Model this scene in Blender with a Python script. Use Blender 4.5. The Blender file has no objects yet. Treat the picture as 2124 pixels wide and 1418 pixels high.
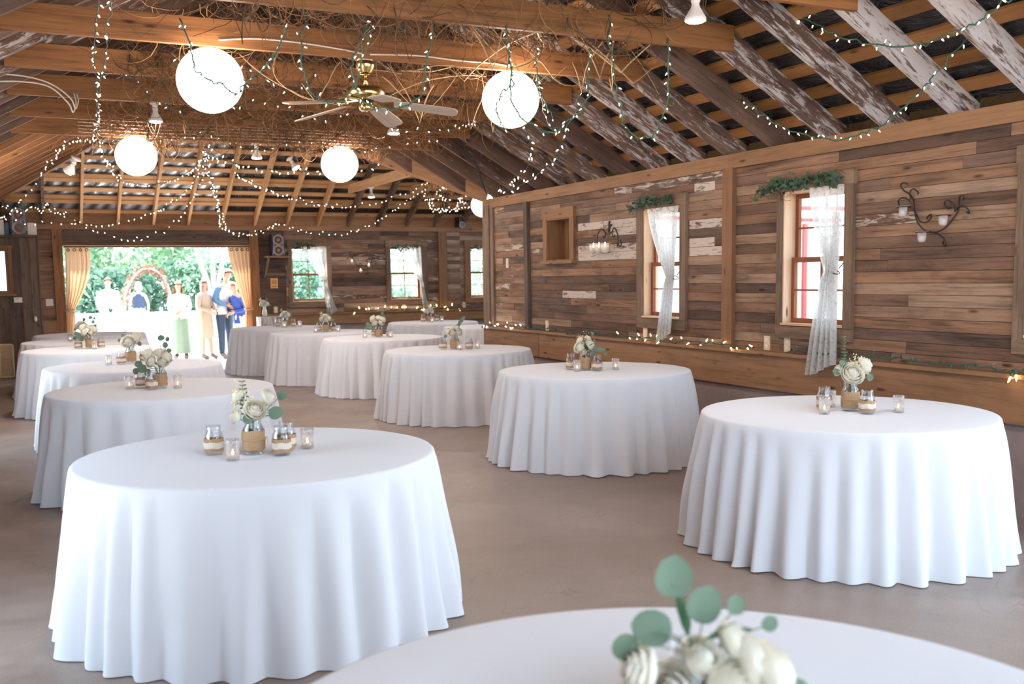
import bpy, bmesh, math, random
from mathutils import Vector, Matrix, noise as mnoise
S = bpy.context.scene
COL = S.collection
PI = math.pi
RND = random.Random(7)

# ------------------------------------------------------------------ camera
cam_d = bpy.data.cameras.new('camera')
cam = bpy.data.objects.new('camera', cam_d)
COL.objects.link(cam)
cam_d.sensor_width = 36.0
cam_d.lens = 2095.8 / 2124 * 36.0
cam_d.shift_y = 90.6 / 2124
_r = Vector((0.90195275, -0.43159187, -0.01448062))
_u = Vector((0.05914945, 0.09025645, 0.99416051))
_f = Vector((0.42776462, 0.89754233, -0.10693548))
M = Matrix((( _r.x, _u.x, -_f.x, 0.0), (_r.y, _u.y, -_f.y, 0.0), (_r.z, _u.z, -_f.z, 1.544), (0, 0, 0, 1)))
cam.matrix_world = M
cam_d.clip_start = 0.05
cam_d.dof.use_dof = True
cam_d.dof.focus_distance = 7.4
cam_d.dof.aperture_fstop = 3.0
S.camera = cam

# ------------------------------------------------------------------ world, sun, exposure
W = bpy.data.worlds.new('sky')
S.world = W
W.use_nodes = True
wn = W.node_tree
wn.nodes.clear()
wo = wn.nodes.new('ShaderNodeOutputWorld')
wb = wn.nodes.new('ShaderNodeBackground')
wb.inputs['Color'].default_value = (0.62, 0.81, 1.0, 1)
wb.inputs['Strength'].default_value = 2.3
wn.links.new(wb.outputs[0], wo.inputs[0])
sd = bpy.data.lights.new('sun', 'SUN')
sun = bpy.data.objects.new('sun', sd)
COL.objects.link(sun)
sd.energy = 12.0
sd.angle = 0.02
sd.color = (1.0, 0.95, 0.88)
sun.rotation_euler = Vector((0.25, -0.75, -1.25)).to_track_quat('-Z', 'Y').to_euler()

def portal(name, loc, size, direction):
    d = bpy.data.lights.new(name, 'AREA')
    d.shape = 'RECTANGLE'
    d.size, d.size_y = size
    d.cycles.is_portal = True
    o = bpy.data.objects.new(name, d)
    COL.objects.link(o)
    o.location = loc
    o.rotation_euler = Vector(direction).to_track_quat('-Z', 'Y').to_euler()
portal('daylight_front', (2.3, -2.02, 1.3), (6.5, 2.6), (0, 1, 0))
portal('daylight_side', (5.78, 1.6, 1.15), (2.8, 2.3), (-1, 0, 0))
portal('daylight_left', (-1.2, 4.6, 1.05), (1.7, 2.0), (1, 0, 0))
portal('daylight_left_far', (-1.2, 10.6, 1.05), (1.7, 2.0), (1, 0, 0))
portal('daylight_door', (2.2, 19.62, 1.1), (3.3, 2.2), (0, -1, 0))

S.view_settings.view_transform = 'Standard'
S.view_settings.look = 'None'
S.view_settings.gamma = 1.0
S.view_settings.exposure = 1.5
S.view_settings.use_curve_mapping = False
C = S.cycles
C.max_bounces = 7
C.diffuse_bounces = 4
C.glossy_bounces = 2
C.transmission_bounces = 4
C.transparent_max_bounces = 16
C.caustics_reflective = False
C.caustics_refractive = False
C.sample_clamp_indirect = 6.0
C.blur_glossy = 1.0
C.use_adaptive_sampling = True
C.adaptive_threshold = 0.02
C.use_denoising = True
try:
    C.denoiser = 'OPENIMAGEDENOISE'
except Exception:
    pass

# ------------------------------------------------------------------ materials
MAT = {}
def srgb(r, g, b):
    def f(c):
        c /= 255.0
        return c / 12.92 if c <= 0.04045 else ((c + 0.055) / 1.055) ** 2.4
    return (f(r), f(g), f(b), 1.0)

class NT:
    def __init__(s, name):
        s.m = bpy.data.materials.new(name)
        s.m.use_nodes = True
        s.t = s.m.node_tree
        s.t.nodes.clear()
        s.out = s.t.nodes.new('ShaderNodeOutputMaterial')
        MAT[name] = s.m
    def n(s, kind, **kw):
        x = s.t.nodes.new('ShaderNode' + kind)
        for k, v in kw.items():
            if k in x.inputs:
                x.inputs[k].default_value = v
            else:
                setattr(x, k, v)
        return x
    def l(s, a, b):
        s.t.links.new(a, b)
    def attr(s, name):
        x = s.n('Attribute'); x.attribute_name = name
        return x
    def ramp(s, fac, pts, interp='LINEAR'):
        x = s.n('ValToRGB')
        x.color_ramp.interpolation = interp
        e = x.color_ramp.elements
        while len(e) < len(pts):
            e.new(0.5)
        for i, (p, c) in enumerate(pts):
            e[i].position = p
            e[i].color = c if len(c) == 4 else (*c, 1)
        s.l(fac, x.inputs[0])
        return x.outputs[0]
    def math(s, op, a, b=None, clamp=False):
        x = s.n('Math'); x.operation = op; x.use_clamp = clamp
        for i, v in enumerate((a, b)):
            if v is None: continue
            if isinstance(v, (int, float)): x.inputs[i].default_value = v
            else: s.l(v, x.inputs[i])
        return x.outputs[0]
    def mix(s, fac, a, b, mode='MIX'):
        x = s.n('MixRGB'); x.blend_type = mode
        for i, v in enumerate((fac, a, b)):
            if isinstance(v, (int, float)): x.inputs[i].default_value = v
            elif isinstance(v, tuple): x.inputs[i].default_value = v if len(v) == 4 else (*v, 1)
            else: s.l(v, x.inputs[i])
        return x.outputs[0]
    def noise(s, vec, scale, detail=3, rough=0.5, dist=0.0):
        x = s.n('TexNoise', Scale=scale, Detail=detail, Roughness=rough, Distortion=dist)
        if vec is not None: s.l(vec, x.inputs['Vector'])
        return x.outputs['Fac']
    def vmul(s, vec, v):
        x = s.n('VectorMath'); x.operation = 'MULTIPLY'
        s.l(vec, x.inputs[0]); x.inputs[1].default_value = v
        return x.outputs[0]
    def bsdf(s, color, rough=0.6, metal=0.0, spec=0.5, bump=None, bstr=0.2, bdist=0.01, **kw):
        x = s.n('BsdfPrincipled')
        for k, v in (('Base Color', color), ('Roughness', rough), ('Metallic', metal), ('Specular IOR Level', spec)):
            if isinstance(v, (int, float)): x.inputs[k].default_value = v
            elif isinstance(v, tuple): x.inputs[k].default_value = v if len(v) == 4 else (*v, 1)
            else: s.l(v, x.inputs[k])
        for k, v in kw.items():
            x.inputs[k.replace('_', ' ')].default_value = v
        if bump is not None:
            b = s.n('Bump', Strength=bstr, Distance=bdist)
            s.l(bump, b.inputs['Height'])
            s.l(b.outputs[0], x.inputs['Normal'])
        s.l(x.outputs[0], s.out.inputs[0])
        return x

def wood(name, cols, grain=0.5, rough=0.75, paint=srgb(205, 196, 192), stain=0.35, knots=True, gscale=1.0):
    t = NT(name)
    gc = t.attr('gc').outputs['Vector']
    rnd = t.attr('rnd').outputs['Fac']
    pnt = t.attr('pnt').outputs['Fac']
    n = len(cols)
    base = t.ramp(rnd, [((i + 0.5) / n, c) for i, c in enumerate(cols)])
    g1 = t.noise(t.vmul(gc, (1.3 * gscale, 26 * gscale, 26 * gscale)), 1.0, 4, 0.6, 0.6)
    g2 = t.noise(t.vmul(gc, (3, 110, 110)), 1.0, 2, 0.6)
    gg = t.math('ADD', t.math('MULTIPLY', g1, 0.65), t.math('MULTIPLY', g2, 0.35))
    gr = t.ramp(gg, [(0.32, (1 - grain,) * 3), (0.5, (1, 1, 1)), (0.68, (1 + grain * 0.45,) * 3)])
    c = t.mix(1.0, base, gr, 'MULTIPLY')
    st = t.noise(t.vmul(gc, (1.6, 5, 5)), 1.0, 5, 0.65, 0.3)
    c = t.mix(1.0, c, t.ramp(st, [(0.3, (1 - stain,) * 3), (0.52, (1, 1, 1)), (0.75, (1 + stain * 0.35,) * 3)]), 'MULTIPLY')
    if knots:
        v = t.n('TexVoronoi', Scale=1.0); v.feature = 'F1'
        t.l(t.vmul(gc, (2.2, 8, 8)), v.inputs['Vector'])
        k = t.ramp(v.outputs['Distance'], [(0.05, (0.28, 0.22, 0.18)), (0.13, (1, 1, 1))])
        c = t.mix(1.0, c, k, 'MULTIPLY')
    pn = t.noise(t.vmul(gc, (4.5, 26, 26)), 1.0, 5, 0.72, 0.7)
    pm = t.math('MULTIPLY', t.math('SUBTRACT', t.math('ADD', pnt, -0.0), pn), 11.0, True)
    pc = t.mix(t.math('MULTIPLY', g1, 0.5), paint, t.mix(0.5, paint, base))
    c = t.mix(pm, c, pc)
    t.bsdf(c, rough, 0, 0.3, gg, 0.35, 0.004)
    return t.m

wood('wall_wood', [srgb(92, 70, 58), srgb(124, 92, 72), srgb(112, 88, 76), srgb(146, 110, 86), srgb(134, 100, 76), srgb(162, 132, 110), srgb(104, 82, 70), srgb(178, 148, 126)], 0.6, stain=0.5, paint=srgb(206, 190, 178))
wood('dark_wall_wood', [srgb(84, 64, 58), srgb(100, 78, 68), srgb(92, 72, 60)], 0.5, stain=0.45)
wood('new_wood', [srgb(146, 96, 56), srgb(158, 106, 62), srgb(134, 88, 50), srgb(150, 102, 62)], 0.55, stain=0.2, rough=0.6)
wood('trim_wood', [srgb(146, 106, 74), srgb(158, 116, 82), srgb(138, 98, 68)], 0.32, stain=0.25, rough=0.65)
wood('ledge_wood', [srgb(142, 104, 74), srgb(154, 114, 82), srgb(130, 96, 68)], 0.34, stain=0.3, rough=0.65)
wood('pale_wood', [srgb(204, 158, 112), srgb(214, 168, 122), srgb(194, 146, 100)], 0.3, stain=0.15)
wood('grey_wood', [srgb(128, 102, 82), srgb(112, 90, 74), srgb(140, 114, 94)], 0.5, stain=0.4)
wood('barn_grey_wood', [srgb(104, 86, 74), srgb(94, 78, 68), srgb(116, 96, 82)], 0.55, stain=0.45)
wood('rafter_wood', [srgb(104, 80, 70), srgb(126, 98, 82), srgb(112, 86, 74)], 0.5, stain=0.4, paint=srgb(198, 188, 186))
wood('batten_wood', [srgb(146, 100, 58), srgb(158, 110, 66), srgb(132, 90, 50)], 0.28, stain=0.25)
wood('sill_wood', [srgb(226, 190, 158), srgb(216, 178, 146)], 0.15, stain=0.1)
wood('sash_wood', [srgb(150, 92, 64), srgb(138, 84, 58)], 0.2, stain=0.2)
wood('fan_wood', [srgb(186, 168, 152), srgb(172, 154, 138)], 0.35, stain=0.1, knots=False)

def simple(name, col, rough=0.6, metal=0.0, spec=0.5, vary=0.0, vscale=8.0, bump=0.0, **kw):
    t = NT(name)
    tc = t.n('TexCoord').outputs['Object']
    nz = t.noise(tc, vscale, 4, 0.6)
    c = t.mix(1.0, col, t.ramp(nz, [(0.3, (1 - vary,) * 3), (0.7, (1 + vary * 0.5,) * 3)]), 'MULTIPLY')
    t.bsdf(c, rough, metal, spec, nz if bump else None, bump, 0.01, **kw)
    return t.m

# floor
t = NT('concrete_floor')
tc = t.n('TexCoord').outputs['Object']
n1 = t.noise(tc, 0.55, 5, 0.6, 0.4)
n2 = t.noise(tc, 6.0, 5, 0.7)
n3 = t.noise(tc, 140.0, 2, 0.6)
c = t.ramp(n1, [(0.3, srgb(130, 114, 104)), (0.5, srgb(146, 130, 120)), (0.72, srgb(164, 150, 142))])
c = t.mix(1.0, c, t.ramp(n2, [(0.3, (0.88,) * 3), (0.55, (1, 1, 1)), (0.8, (1.12,) * 3)]), 'MULTIPLY')
c = t.mix(1.0, c, t.ramp(n3, [(0.3, (0.84,) * 3), (0.5, (1, 1, 1)), (0.7, (1.2,) * 3)]), 'MULTIPLY')
vo = t.n('TexVoronoi', Scale=1.3); vo.feature = 'DISTANCE_TO_EDGE'
dv = t.n('VectorMath'); dv.operation = 'ADD'
nzc = t.n('TexNoise', Scale=1.2, Detail=5.0)
t.l(tc, nzc.inputs['Vector']); t.l(tc, dv.inputs[0]); t.l(nzc.outputs['Color'], dv.inputs[1])
t.l(dv.outputs[0], vo.inputs['Vector'])
c = t.mix(t.math('MULTIPLY', t.ramp(vo.outputs[0], [(0.0, (1, 1, 1)), (0.006, (0, 0, 0))]), 0.25), c, srgb(96, 78, 66))
v2 = t.n('TexVoronoi', Scale=2.4)
t.l(tc, v2.inputs['Vector'])
c = t.mix(t.math('MULTIPLY', t.ramp(v2.outputs['Distance'], [(0.02, (1, 1, 1)), (0.05, (0, 0, 0))]), 0.35), c, srgb(206, 192, 178))
t.bsdf(c, t.ramp(n2, [(0.3, (0.34,) * 3), (0.7, (0.5,) * 3)]), 0, 0.45, n2, 0.08, 0.01)

simple('concrete_wall', srgb(150, 132, 128), 0.9, vary=0.12, vscale=14, bump=0.6)
simple('outdoor_paving', srgb(226, 224, 218), 0.9, vary=0.06)
simple('lawn_soil', srgb(150, 160, 110), 0.95, vary=0.2)
# cloth
t = NT('white_cloth')
tc = t.n('TexCoord').outputs['Object']
wv = t.noise(t.vmul(tc, (1, 1, 1)), 420.0, 1, 0.5)
cr = t.noise(tc, 2.2, 3, 0.55, 1.2)
d = t.n('BsdfDiffuse', Color=(0.80, 0.80, 0.83, 1), Roughness=0.6)
tr = t.n('BsdfTranslucent', Color=(0.80, 0.79, 0.82, 1))
mx = t.n('MixShader', Fac=0.10)
bp = t.n('Bump', Strength=0.25, Distance=0.02)
t.l(cr, bp.inputs['Height']); t.l(bp.outputs[0], d.inputs['Normal'])
t.l(d.outputs[0], mx.inputs[1]); t.l(tr.outputs[0], mx.inputs[2]); t.l(mx.outputs[0], t.out.inputs[0])
# lace
t = NT('lace')
uv = t.attr('gc').outputs['Vector']
v = t.n('TexVoronoi', Scale=34.0); v.feature = 'DISTANCE_TO_EDGE'
t.l(uv, v.inputs['Vector'])
v2 = t.noise(uv, 17.0, 4, 0.7, 1.0)
hole = t.math('MULTIPLY', t.ramp(v.outputs[0], [(0.04, (0, 0, 0)), (0.16, (1, 1, 1))]), t.ramp(v2, [(0.42, (0, 0, 0)), (0.6, (1, 1, 1))]))
d = t.n('BsdfDiffuse', Color=(0.80, 0.77, 0.74, 1)); tr = t.n('BsdfTranslucent', Color=(0.62, 0.62, 0.60, 1))
m1 = t.n('MixShader', Fac=0.5); tp = t.n('BsdfTransparent'); m2 = t.n('MixShader')
t.l(d.outputs[0], m1.inputs[1]); t.l(tr.outputs[0], m1.inputs[2])
t.l(t.math('ADD', t.math('MULTIPLY', hole, 0.34), 0.06), m2.inputs[0]); t.l(m1.outputs[0], m2.inputs[1]); t.l(tp.outputs[0], m2.inputs[2]); t.l(m2.outputs[0], t.out.inputs[0])
# burlap (jar wraps, drapes)
def burlap(name, c1, c2, trans=0.0, sc=260.0):
    t = NT(name)
    gc = t.attr('gc').outputs['Vector']
    w1 = t.n('TexWave', Scale=sc / 6.28, Distortion=1.5, Detail=1.0); w1.bands_direction = 'X'
    w2 = t.n('TexWave', Scale=sc / 6.28, Distortion=1.5, Detail=1.0); w2.bands_direction = 'Y'
    t.l(gc, w1.inputs['Vector']); t.l(gc, w2.inputs['Vector'])
    f = t.math('MULTIPLY', t.math('ADD', w1.outputs['Fac'], w2.outputs['Fac']), 0.5)
    nz = t.noise(gc, 30.0, 4, 0.6)
    c = t.mix(t.math('ADD', t.math('MULTIPLY', f, 0.6), t.math('MULTIPLY', nz, 0.4)), c1, c2)
    d = t.n('BsdfDiffuse'); t.l(c, d.inputs['Color'])
    if trans:
        tr = t.n('BsdfTranslucent'); t.l(c, tr.inputs['Color'])
        m = t.n('MixShader', Fac=trans); t.l(d.outputs[0], m.inputs[1]); t.l(tr.outputs[0], m.inputs[2])
        t.l(m.outputs[0], t.out.inputs[0])
    else:
        t.l(d.outputs[0], t.out.inputs[0])
burlap('burlap', srgb(140, 106, 76), srgb(204, 172, 136))
burlap('lace_band', srgb(196, 176, 160), srgb(240, 228, 218))
burlap('burlap_drape', srgb(196, 160, 128), srgb(222, 190, 156), 0.22, 90.0)
# glass
def glass(name, tint, gl=0.12, rough=0.03, base=0.0):
    t = NT(name)
    tp = t.n('BsdfTransparent', Color=tint); g = t.n('BsdfGlossy', Color=(1, 1, 1, 1), Roughness=rough)
    fr = t.n('LayerWeight', Blend=0.35)
    m = t.n('MixShader')
    t.l(t.math('ADD', t.math('MULTIPLY', fr.outputs['Facing'], 0.48), gl, True), m.inputs[0])
    t.l(tp.outputs[0], m.inputs[1]); t.l(g.outputs[0], m.inputs[2])
    t.l(m.outputs[0], t.out.inputs[0])
glass('jar_glass', (0.96, 0.97, 0.98, 1), 0.03, 0.08)
t = NT('votive_glass')
tp = t.n('BsdfTransparent', Color=(0.97, 0.97, 0.98, 1)); g = t.n('BsdfGlossy', Color=(1, 1, 1, 1), Roughness=0.12)
dd = t.n('BsdfTranslucent', Color=(0.95, 0.94, 0.95, 1)); fr = t.n('LayerWeight', Blend=0.3); m1 = t.n('MixShader', Fac=0.16); m2 = t.n('MixShader')
vv = t.n('TexVoronoi', Scale=160.0); t.l(t.n('TexCoord').outputs['Object'], vv.inputs['Vector'])
t.l(t.math('ADD', t.math('MULTIPLY', vv.outputs['Distance'], 0.35), 0.08), m1.inputs[0])
t.l(tp.outputs[0], m1.inputs[1]); t.l(dd.outputs[0], m1.inputs[2])
t.l(t.math('ADD', t.math('MULTIPLY', fr.outputs['Facing'], 0.45), 0.05, True), m2.inputs[0]); t.l(m1.outputs[0], m2.inputs[1]); t.l(g.outputs[0], m2.inputs[2]); t.l(m2.outputs[0], t.out.inputs[0])
glass('window_glass', (0.97, 0.99, 1.0, 1), 0.02)
t = NT('frosted_glass')
d = t.n('BsdfDiffuse', Color=(0.80, 0.76, 0.76, 1)); tr = t.n('BsdfTranslucent', Color=(0.85, 0.82, 0.82, 1)); tp = t.n('BsdfTransparent')
m1 = t.n('MixShader', Fac=0.55); m2 = t.n('MixShader', Fac=0.3)
t.l(d.outputs[0], m1.inputs[1]); t.l(tr.outputs[0], m1.inputs[2]); t.l(m1.outputs[0], m2.inputs[1]); t.l(tp.outputs[0], m2.inputs[2]); t.l(m2.outputs[0], t.out.inputs[0])
def emit(name, col, strength, sample=True):
    t = NT(name)
    e = t.n('Emission', Color=col, Strength=strength)
    t.l(e.outputs[0], t.out.inputs[0])
    if not sample:
        try: t.m.cycles.emission_sampling = 'NONE'
        except Exception: pass
emit('bulb_warm', (1.0, 0.80, 0.58, 1), 6.0, False)
emit('bulb_yellow', (1.0, 0.66, 0.25, 1), 7.0, False)
emit('flame', (1.0, 0.72, 0.42, 1), 5.0, False)
emit('lamp_face', (1.0, 0.88, 0.80, 1), 230.0)
t = NT('paper_lantern')
gc = t.attr('gc').outputs['Vector']
e = t.n('Emission', Color=(1.0, 0.85, 0.71, 1), Strength=9.5); d = t.n('BsdfDiffuse', Color=(0.9, 0.86, 0.8, 1)); a = t.n('AddShader')
t.l(e.outputs[0], a.inputs[0]); t.l(d.outputs[0], a.inputs[1]); t.l(a.outputs[0], t.out.inputs[0])

simple('black_iron', srgb(58, 48, 44), 0.55, 0.3, vary=0.2)
simple('green_wire', srgb(52, 92, 78), 0.6)
simple('dark_wire', srgb(58, 56, 50), 0.6)
simple('white_cable', srgb(214, 200, 188), 0.5)
simple('brass', srgb(206, 180, 120), 0.22, 1.0)
simple('black_plastic', srgb(34, 32, 34), 0.4)
simple('silver_plastic', srgb(150, 150, 160), 0.35, 0.5)
simple('cone_orange', srgb(170, 112, 84), 0.4)
simple('white_plastic', srgb(226, 214, 200), 0.45)
simple('cream_plate', srgb(216, 192, 156), 0.5)
simple('lamp_white', srgb(222, 210, 204), 0.45)
simple('junction_brown', srgb(92, 58, 46), 0.6)
simple('wax', srgb(244, 232, 216), 0.5)
t = NT('rose_white')
d = t.n('BsdfDiffuse', Color=(0.90, 0.86, 0.76, 1)); tr = t.n('BsdfTranslucent', Color=(0.95, 0.90, 0.80, 1)); m1 = t.n('MixShader', Fac=0.42)
t.l(d.outputs[0], m1.inputs[1]); t.l(tr.outputs[0], m1.inputs[2]); t.l(m1.outputs[0], t.out.inputs[0])
simple('filler_flower', srgb(232, 220, 178), 0.8)
simple('eucalyptus', srgb(98, 118, 96), 0.65, vary=0.12, vscale=12)
simple('dark_leaf', srgb(64, 110, 76), 0.55, vary=0.2, vscale=20)
simple('garland_leaf', srgb(54, 84, 62), 0.55, vary=0.4, vscale=30)
simple('stem_green', srgb(84, 110, 74), 0.6)
simple('twig', srgb(150, 106, 68), 0.85, vary=0.3, vscale=4)
simple('twig_dark', srgb(96, 68, 46), 0.85, vary=0.3, vscale=4)
simple('twig_pale', srgb(206, 170, 128), 0.8, vary=0.2, vscale=4)
simple('water', srgb(196, 176, 140), 0.1)
simple('skin', srgb(196, 146, 120), 0.6)
simple('hair_blonde', srgb(190, 166, 128), 0.7, vary=0.1, vscale=40)
simple('hair_grey', srgb(150, 142, 134), 0.7, vary=0.15, vscale=40)
simple('hair_dark', srgb(120, 96, 80), 0.7, vary=0.15, vscale=40)
simple('shirt_white', srgb(206, 206, 210), 0.8)
simple('dress_cream', srgb(166, 150, 132), 0.8, vary=0.08)
simple('skirt_sage', srgb(112, 128, 110), 0.8, vary=0.1)
simple('jeans_blue', srgb(50, 66, 86), 0.85, vary=0.1)
simple('shirt_blue', srgb(84, 122, 160), 0.8, vary=0.1)
simple('cardigan_blue', srgb(44, 70, 140), 0.8, vary=0.1)
simple('navy_top', srgb(40, 52, 76), 0.8)
simple('shoe', srgb(110, 96, 90), 0.6)
simple('red_paint', srgb(176, 56, 52), 0.6)
simple('white_paint', srgb(236, 236, 236), 0.6)
simple('bark', srgb(140, 132, 124), 0.9, vary=0.2)
simple('mirror_glass', srgb(210, 210, 215), 0.06, 1.0)
simple('plaque', srgb(212, 160, 96), 0.6)
simple('plaque_mark', srgb(176, 96, 60), 0.6)
simple('insulation', srgb(84, 66, 40), 0.95, vary=0.3, vscale=30, bump=0.5)
simple('letter_brown', srgb(112, 66, 40), 0.6)
def foliage(name, c1, c2):
    t = NT(name)
    oi = t.attr('rnd').outputs['Fac']
    c = t.mix(oi, c1, c2)
    d = t.n('BsdfDiffuse'); tr = t.n('BsdfTranslucent'); t.l(c, d.inputs[0]); t.l(c, tr.inputs[0])
    m = t.n('MixShader', Fac=0.4); t.l(d.outputs[0], m.inputs[1]); t.l(tr.outputs[0], m.inputs[2]); t.l(m.outputs[0], t.out.inputs[0])
foliage('hedge_leaf', srgb(82, 122, 104), srgb(160, 188, 162))
foliage('pale_leaf', srgb(122, 158, 134), srgb(190, 210, 174))
foliage('arch_leaf', srgb(150, 96, 80), srgb(190, 130, 108))
# chevron skirt
t = NT('chevron')
tc = t.n('TexCoord').outputs['Object']
sx = t.n('SeparateXYZ'); t.l(tc, sx.inputs[0])
px = t.math('PINGPONG', sx.outputs['X'], 0.05)
f = t.math('PINGPONG', t.math('ADD', sx.outputs['Z'], px), 0.05)
t.bsdf(t.mix(t.math('GREATER_THAN', f, 0.036), srgb(240, 240, 240), srgb(60, 70, 90)), 0.8)
# roof film
t = NT('black_roof_film')
gc = t.n('TexCoord').outputs['Object']
nz = t.noise(t.vmul(gc, (9, 2.5, 2.5)), 1.0, 5, 0.6, 1.5)
t.bsdf((0.012, 0.012, 0.016, 1), 0.3, 0, 0.6, nz, 1.0, 0.08)
t = NT('film_painted_sheen')
gc = t.n('TexCoord').outputs['Object']
wv = t.n('TexWave', Scale=2.6, Distortion=2.0, Detail=2.0); wv.bands_direction = 'DIAGONAL'
t.l(gc, wv.inputs['Vector'])
t.bsdf(t.mix(wv.outputs['Fac'], (0.05, 0.055, 0.07, 1), (0.42, 0.46, 0.52, 1)), 0.35, 0.4, 0.5, wv.outputs['Fac'], 0.6, 0.05)  # black film; reflections of its wrinkles painted into the colour as silver bands

# ------------------------------------------------------------------ mesh builder
class MB:
    def __init__(s):
        s.v = []; s.f = []; s.g = []; s.r = []; s.p = []; s.m = []; s.sm = []
    def face(s, idx, gc=None, rnd=0.5, pnt=0.0, mat=0, smooth=False):
        s.f.append(tuple(idx))
        s.g.extend(gc if gc is not None else [tuple(s.v[i]) for i in idx])
        s.r.append(rnd); s.p.append(pnt); s.m.append(mat); s.sm.append(smooth)
    def box(s, c, size, R=None, rnd=None, pnt=0.0, mat=0, taper=None):
        """box of wood: grain runs along its longest side"""
        rnd = RND.random() if rnd is None else rnd
        h = [x / 2 for x in size]
        ax = max(range(3), key=lambda i: size[i])
        o = (RND.uniform(0, 60), RND.uniform(0, 60), RND.uniform(0, 60))
        cs = [(sx * h[0], sy * h[1], sz * h[2]) for sx in (-1, 1) for sy in (-1, 1) for sz in (-1, 1)]
        b = len(s.v)
        c = Vector(c)
        for q in cs:
            w = Vector(q)
            if R is not None: w = R @ w
            s.v.append(tuple(c + w))
        order = [ax] + [i for i in range(3) if i != ax]
        G = [tuple(q[order[k]] + o[k] for k in range(3)) for q in cs]
        for q in ((0, 1, 3, 2), (4, 6, 7, 5), (0, 4, 5, 1), (2, 3, 7, 6), (0, 2, 6, 4), (1, 5, 7, 3)):
            s.face([b + i for i in q], [G[i] for i in q], rnd, pnt, mat)
    def beam(s, a, b, w, h, up=(0, 0, 1), rnd=None, pnt=0.0, mat=0):
        """board from a to b, w wide (side), h high (along up)"""
        a, b = Vector(a), Vector(b)
        d = (b - a); L = d.length; d.normalize()
        side = d.cross(Vector(up)).normalized(); u = side.cross(d).normalized()
        R = Matrix((d, side, u)).transposed()
        s.box((a + b) / 2, (L, w, h), R, rnd, pnt, mat)
    def tube(s, pts, r, n=8, mat=0, cap=True, smooth=True, rnd=0.5):
        pts = [Vector(p) for p in pts]
        rr = r if isinstance(r, (list, tuple)) else [r] * len(pts)
        b = len(s.v); prev = None
        L = 0.0
        for i, p in enumerate(pts):
            d = (pts[min(i + 1, len(pts) - 1)] - pts[max(i - 1, 0)])
            if d.length < 1e-9: d = Vector((0, 0, 1))
            d.normalize()
            if prev is None:
                prev = Vector((0, 0, 1)).cross(d)
                if prev.length < 0.05: prev = Vector((1, 0, 0)).cross(d)
            prev = (prev - d * prev.dot(d))
            if prev.length < 1e-6: prev = d.orthogonal()
            prev.normalize()
            q = d.cross(prev)
            for k in range(n):
                a = 2 * PI * k / n
                s.v.append(tuple(p + (prev * math.cos(a) + q * math.sin(a)) * rr[i]))
        for i in range(len(pts) - 1):
            for k in range(n):
                k2 = (k + 1) % n
                s.face((b + i * n + k, b + i * n + k2, b + (i + 1) * n + k2, b + (i + 1) * n + k), None, rnd, 0, mat, smooth)
        if cap:
            s.face([b + k for k in reversed(range(n))], None, rnd, 0, mat)
            e = b + (len(pts) - 1) * n
            s.face([e + k for k in range(n)], None, rnd, 0, mat)
    def lathe(s, prof, n=24, c=(0, 0, 0), mat=0, smooth=True, R=None):
        b = len(s.v); c = Vector(c)
        for (r, z) in prof:
            for k in range(n):
                a = 2 * PI * k / n
                w = Vector((r * math.cos(a), r * math.sin(a), z))
                if R is not None: w = R @ w
                s.v.append(tuple(c + w))
        zz = 0
        for i in range(len(prof) - 1):
            for k in range(n):
                k2 = (k + 1) % n
                rad = max(prof[i][0], prof[i + 1][0])
                g = [(rad * 2 * PI * k / n, prof[i][1], 0), (rad * 2 * PI * (k + 1) / n, prof[i][1], 0), (rad * 2 * PI * (k + 1) / n, prof[i + 1][1], 0), (rad * 2 * PI * k / n, prof[i + 1][1], 0)]
                s.face((b + i * n + k, b + i * n + k2, b + (i + 1) * n + k2, b + (i + 1) * n + k), g, 0.5, 0, mat, smooth)
    def grid(s, P, nu, nv, mat=0, smooth=True, uvs=(1, 1), rnd=0.5, closed=False):
        """P(u, v) -> point, u, v in 0..1"""
        b = len(s.v)
        cols = nu if closed else nu + 1
        for j in range(nv + 1):
            for i in range(cols):
                s.v.append(tuple(P(i / nu, j / nv)))
        for j in range(nv):
            for i in range(nu):
                i2 = (i + 1) % cols if closed else i + 1
                g = [((i + a) / nu * uvs[0], (j + c) / nv * uvs[1], 0) for a, c in ((0, 0), (1, 0), (1, 1), (0, 1))]
                s.face((b + j * cols + i, b + j * cols + i2, b + (j + 1) * cols + i2, b + (j + 1) * cols + i), g, rnd, 0, mat, smooth)
    def leaf(s, p, d, up, L, w, mat=0, rnd=0.5, bend=0.15, round_=False):
        """a leaf blade with a midrib fold"""
        if L < 0.008: return
        p = Vector(p); d = Vector(d).normalized(); side = d.cross(Vector(up))
        if side.length < 0.05: side = d.orthogonal()
        side.normalize(); n = side.cross(d)
        b = len(s.v)
        prof = ((0, 0.05), (0.25, 0.8), (0.55, 1.0), (0.85, 0.6), (1, 0.05)) if not round_ else ((0, 0.05), (0.05, 0.45), (0.15, 0.75), (0.3, 0.93), (0.5, 1.0), (0.7, 0.9), (0.85, 0.7), (0.95, 0.4), (1, 0.05))
        for t_, k in prof:
            q = p + d * (L * t_) - n * (bend * L * t_ * t_)
            s.v.append(tuple(q + side * (w / 2 * k) + n * (0.12 * w * k))); s.v.append(tuple(q)); s.v.append(tuple(q - side * (w / 2 * k) + n * (0.12 * w * k)))
        for i in range(len(prof) - 1):
            a = b + i * 3
            s.face((a, a + 1, a + 4, a + 3), None, rnd, 0, mat, True)
            s.face((a + 1, a + 2, a + 5, a + 4), None, rnd, 0, mat, True)
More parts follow.
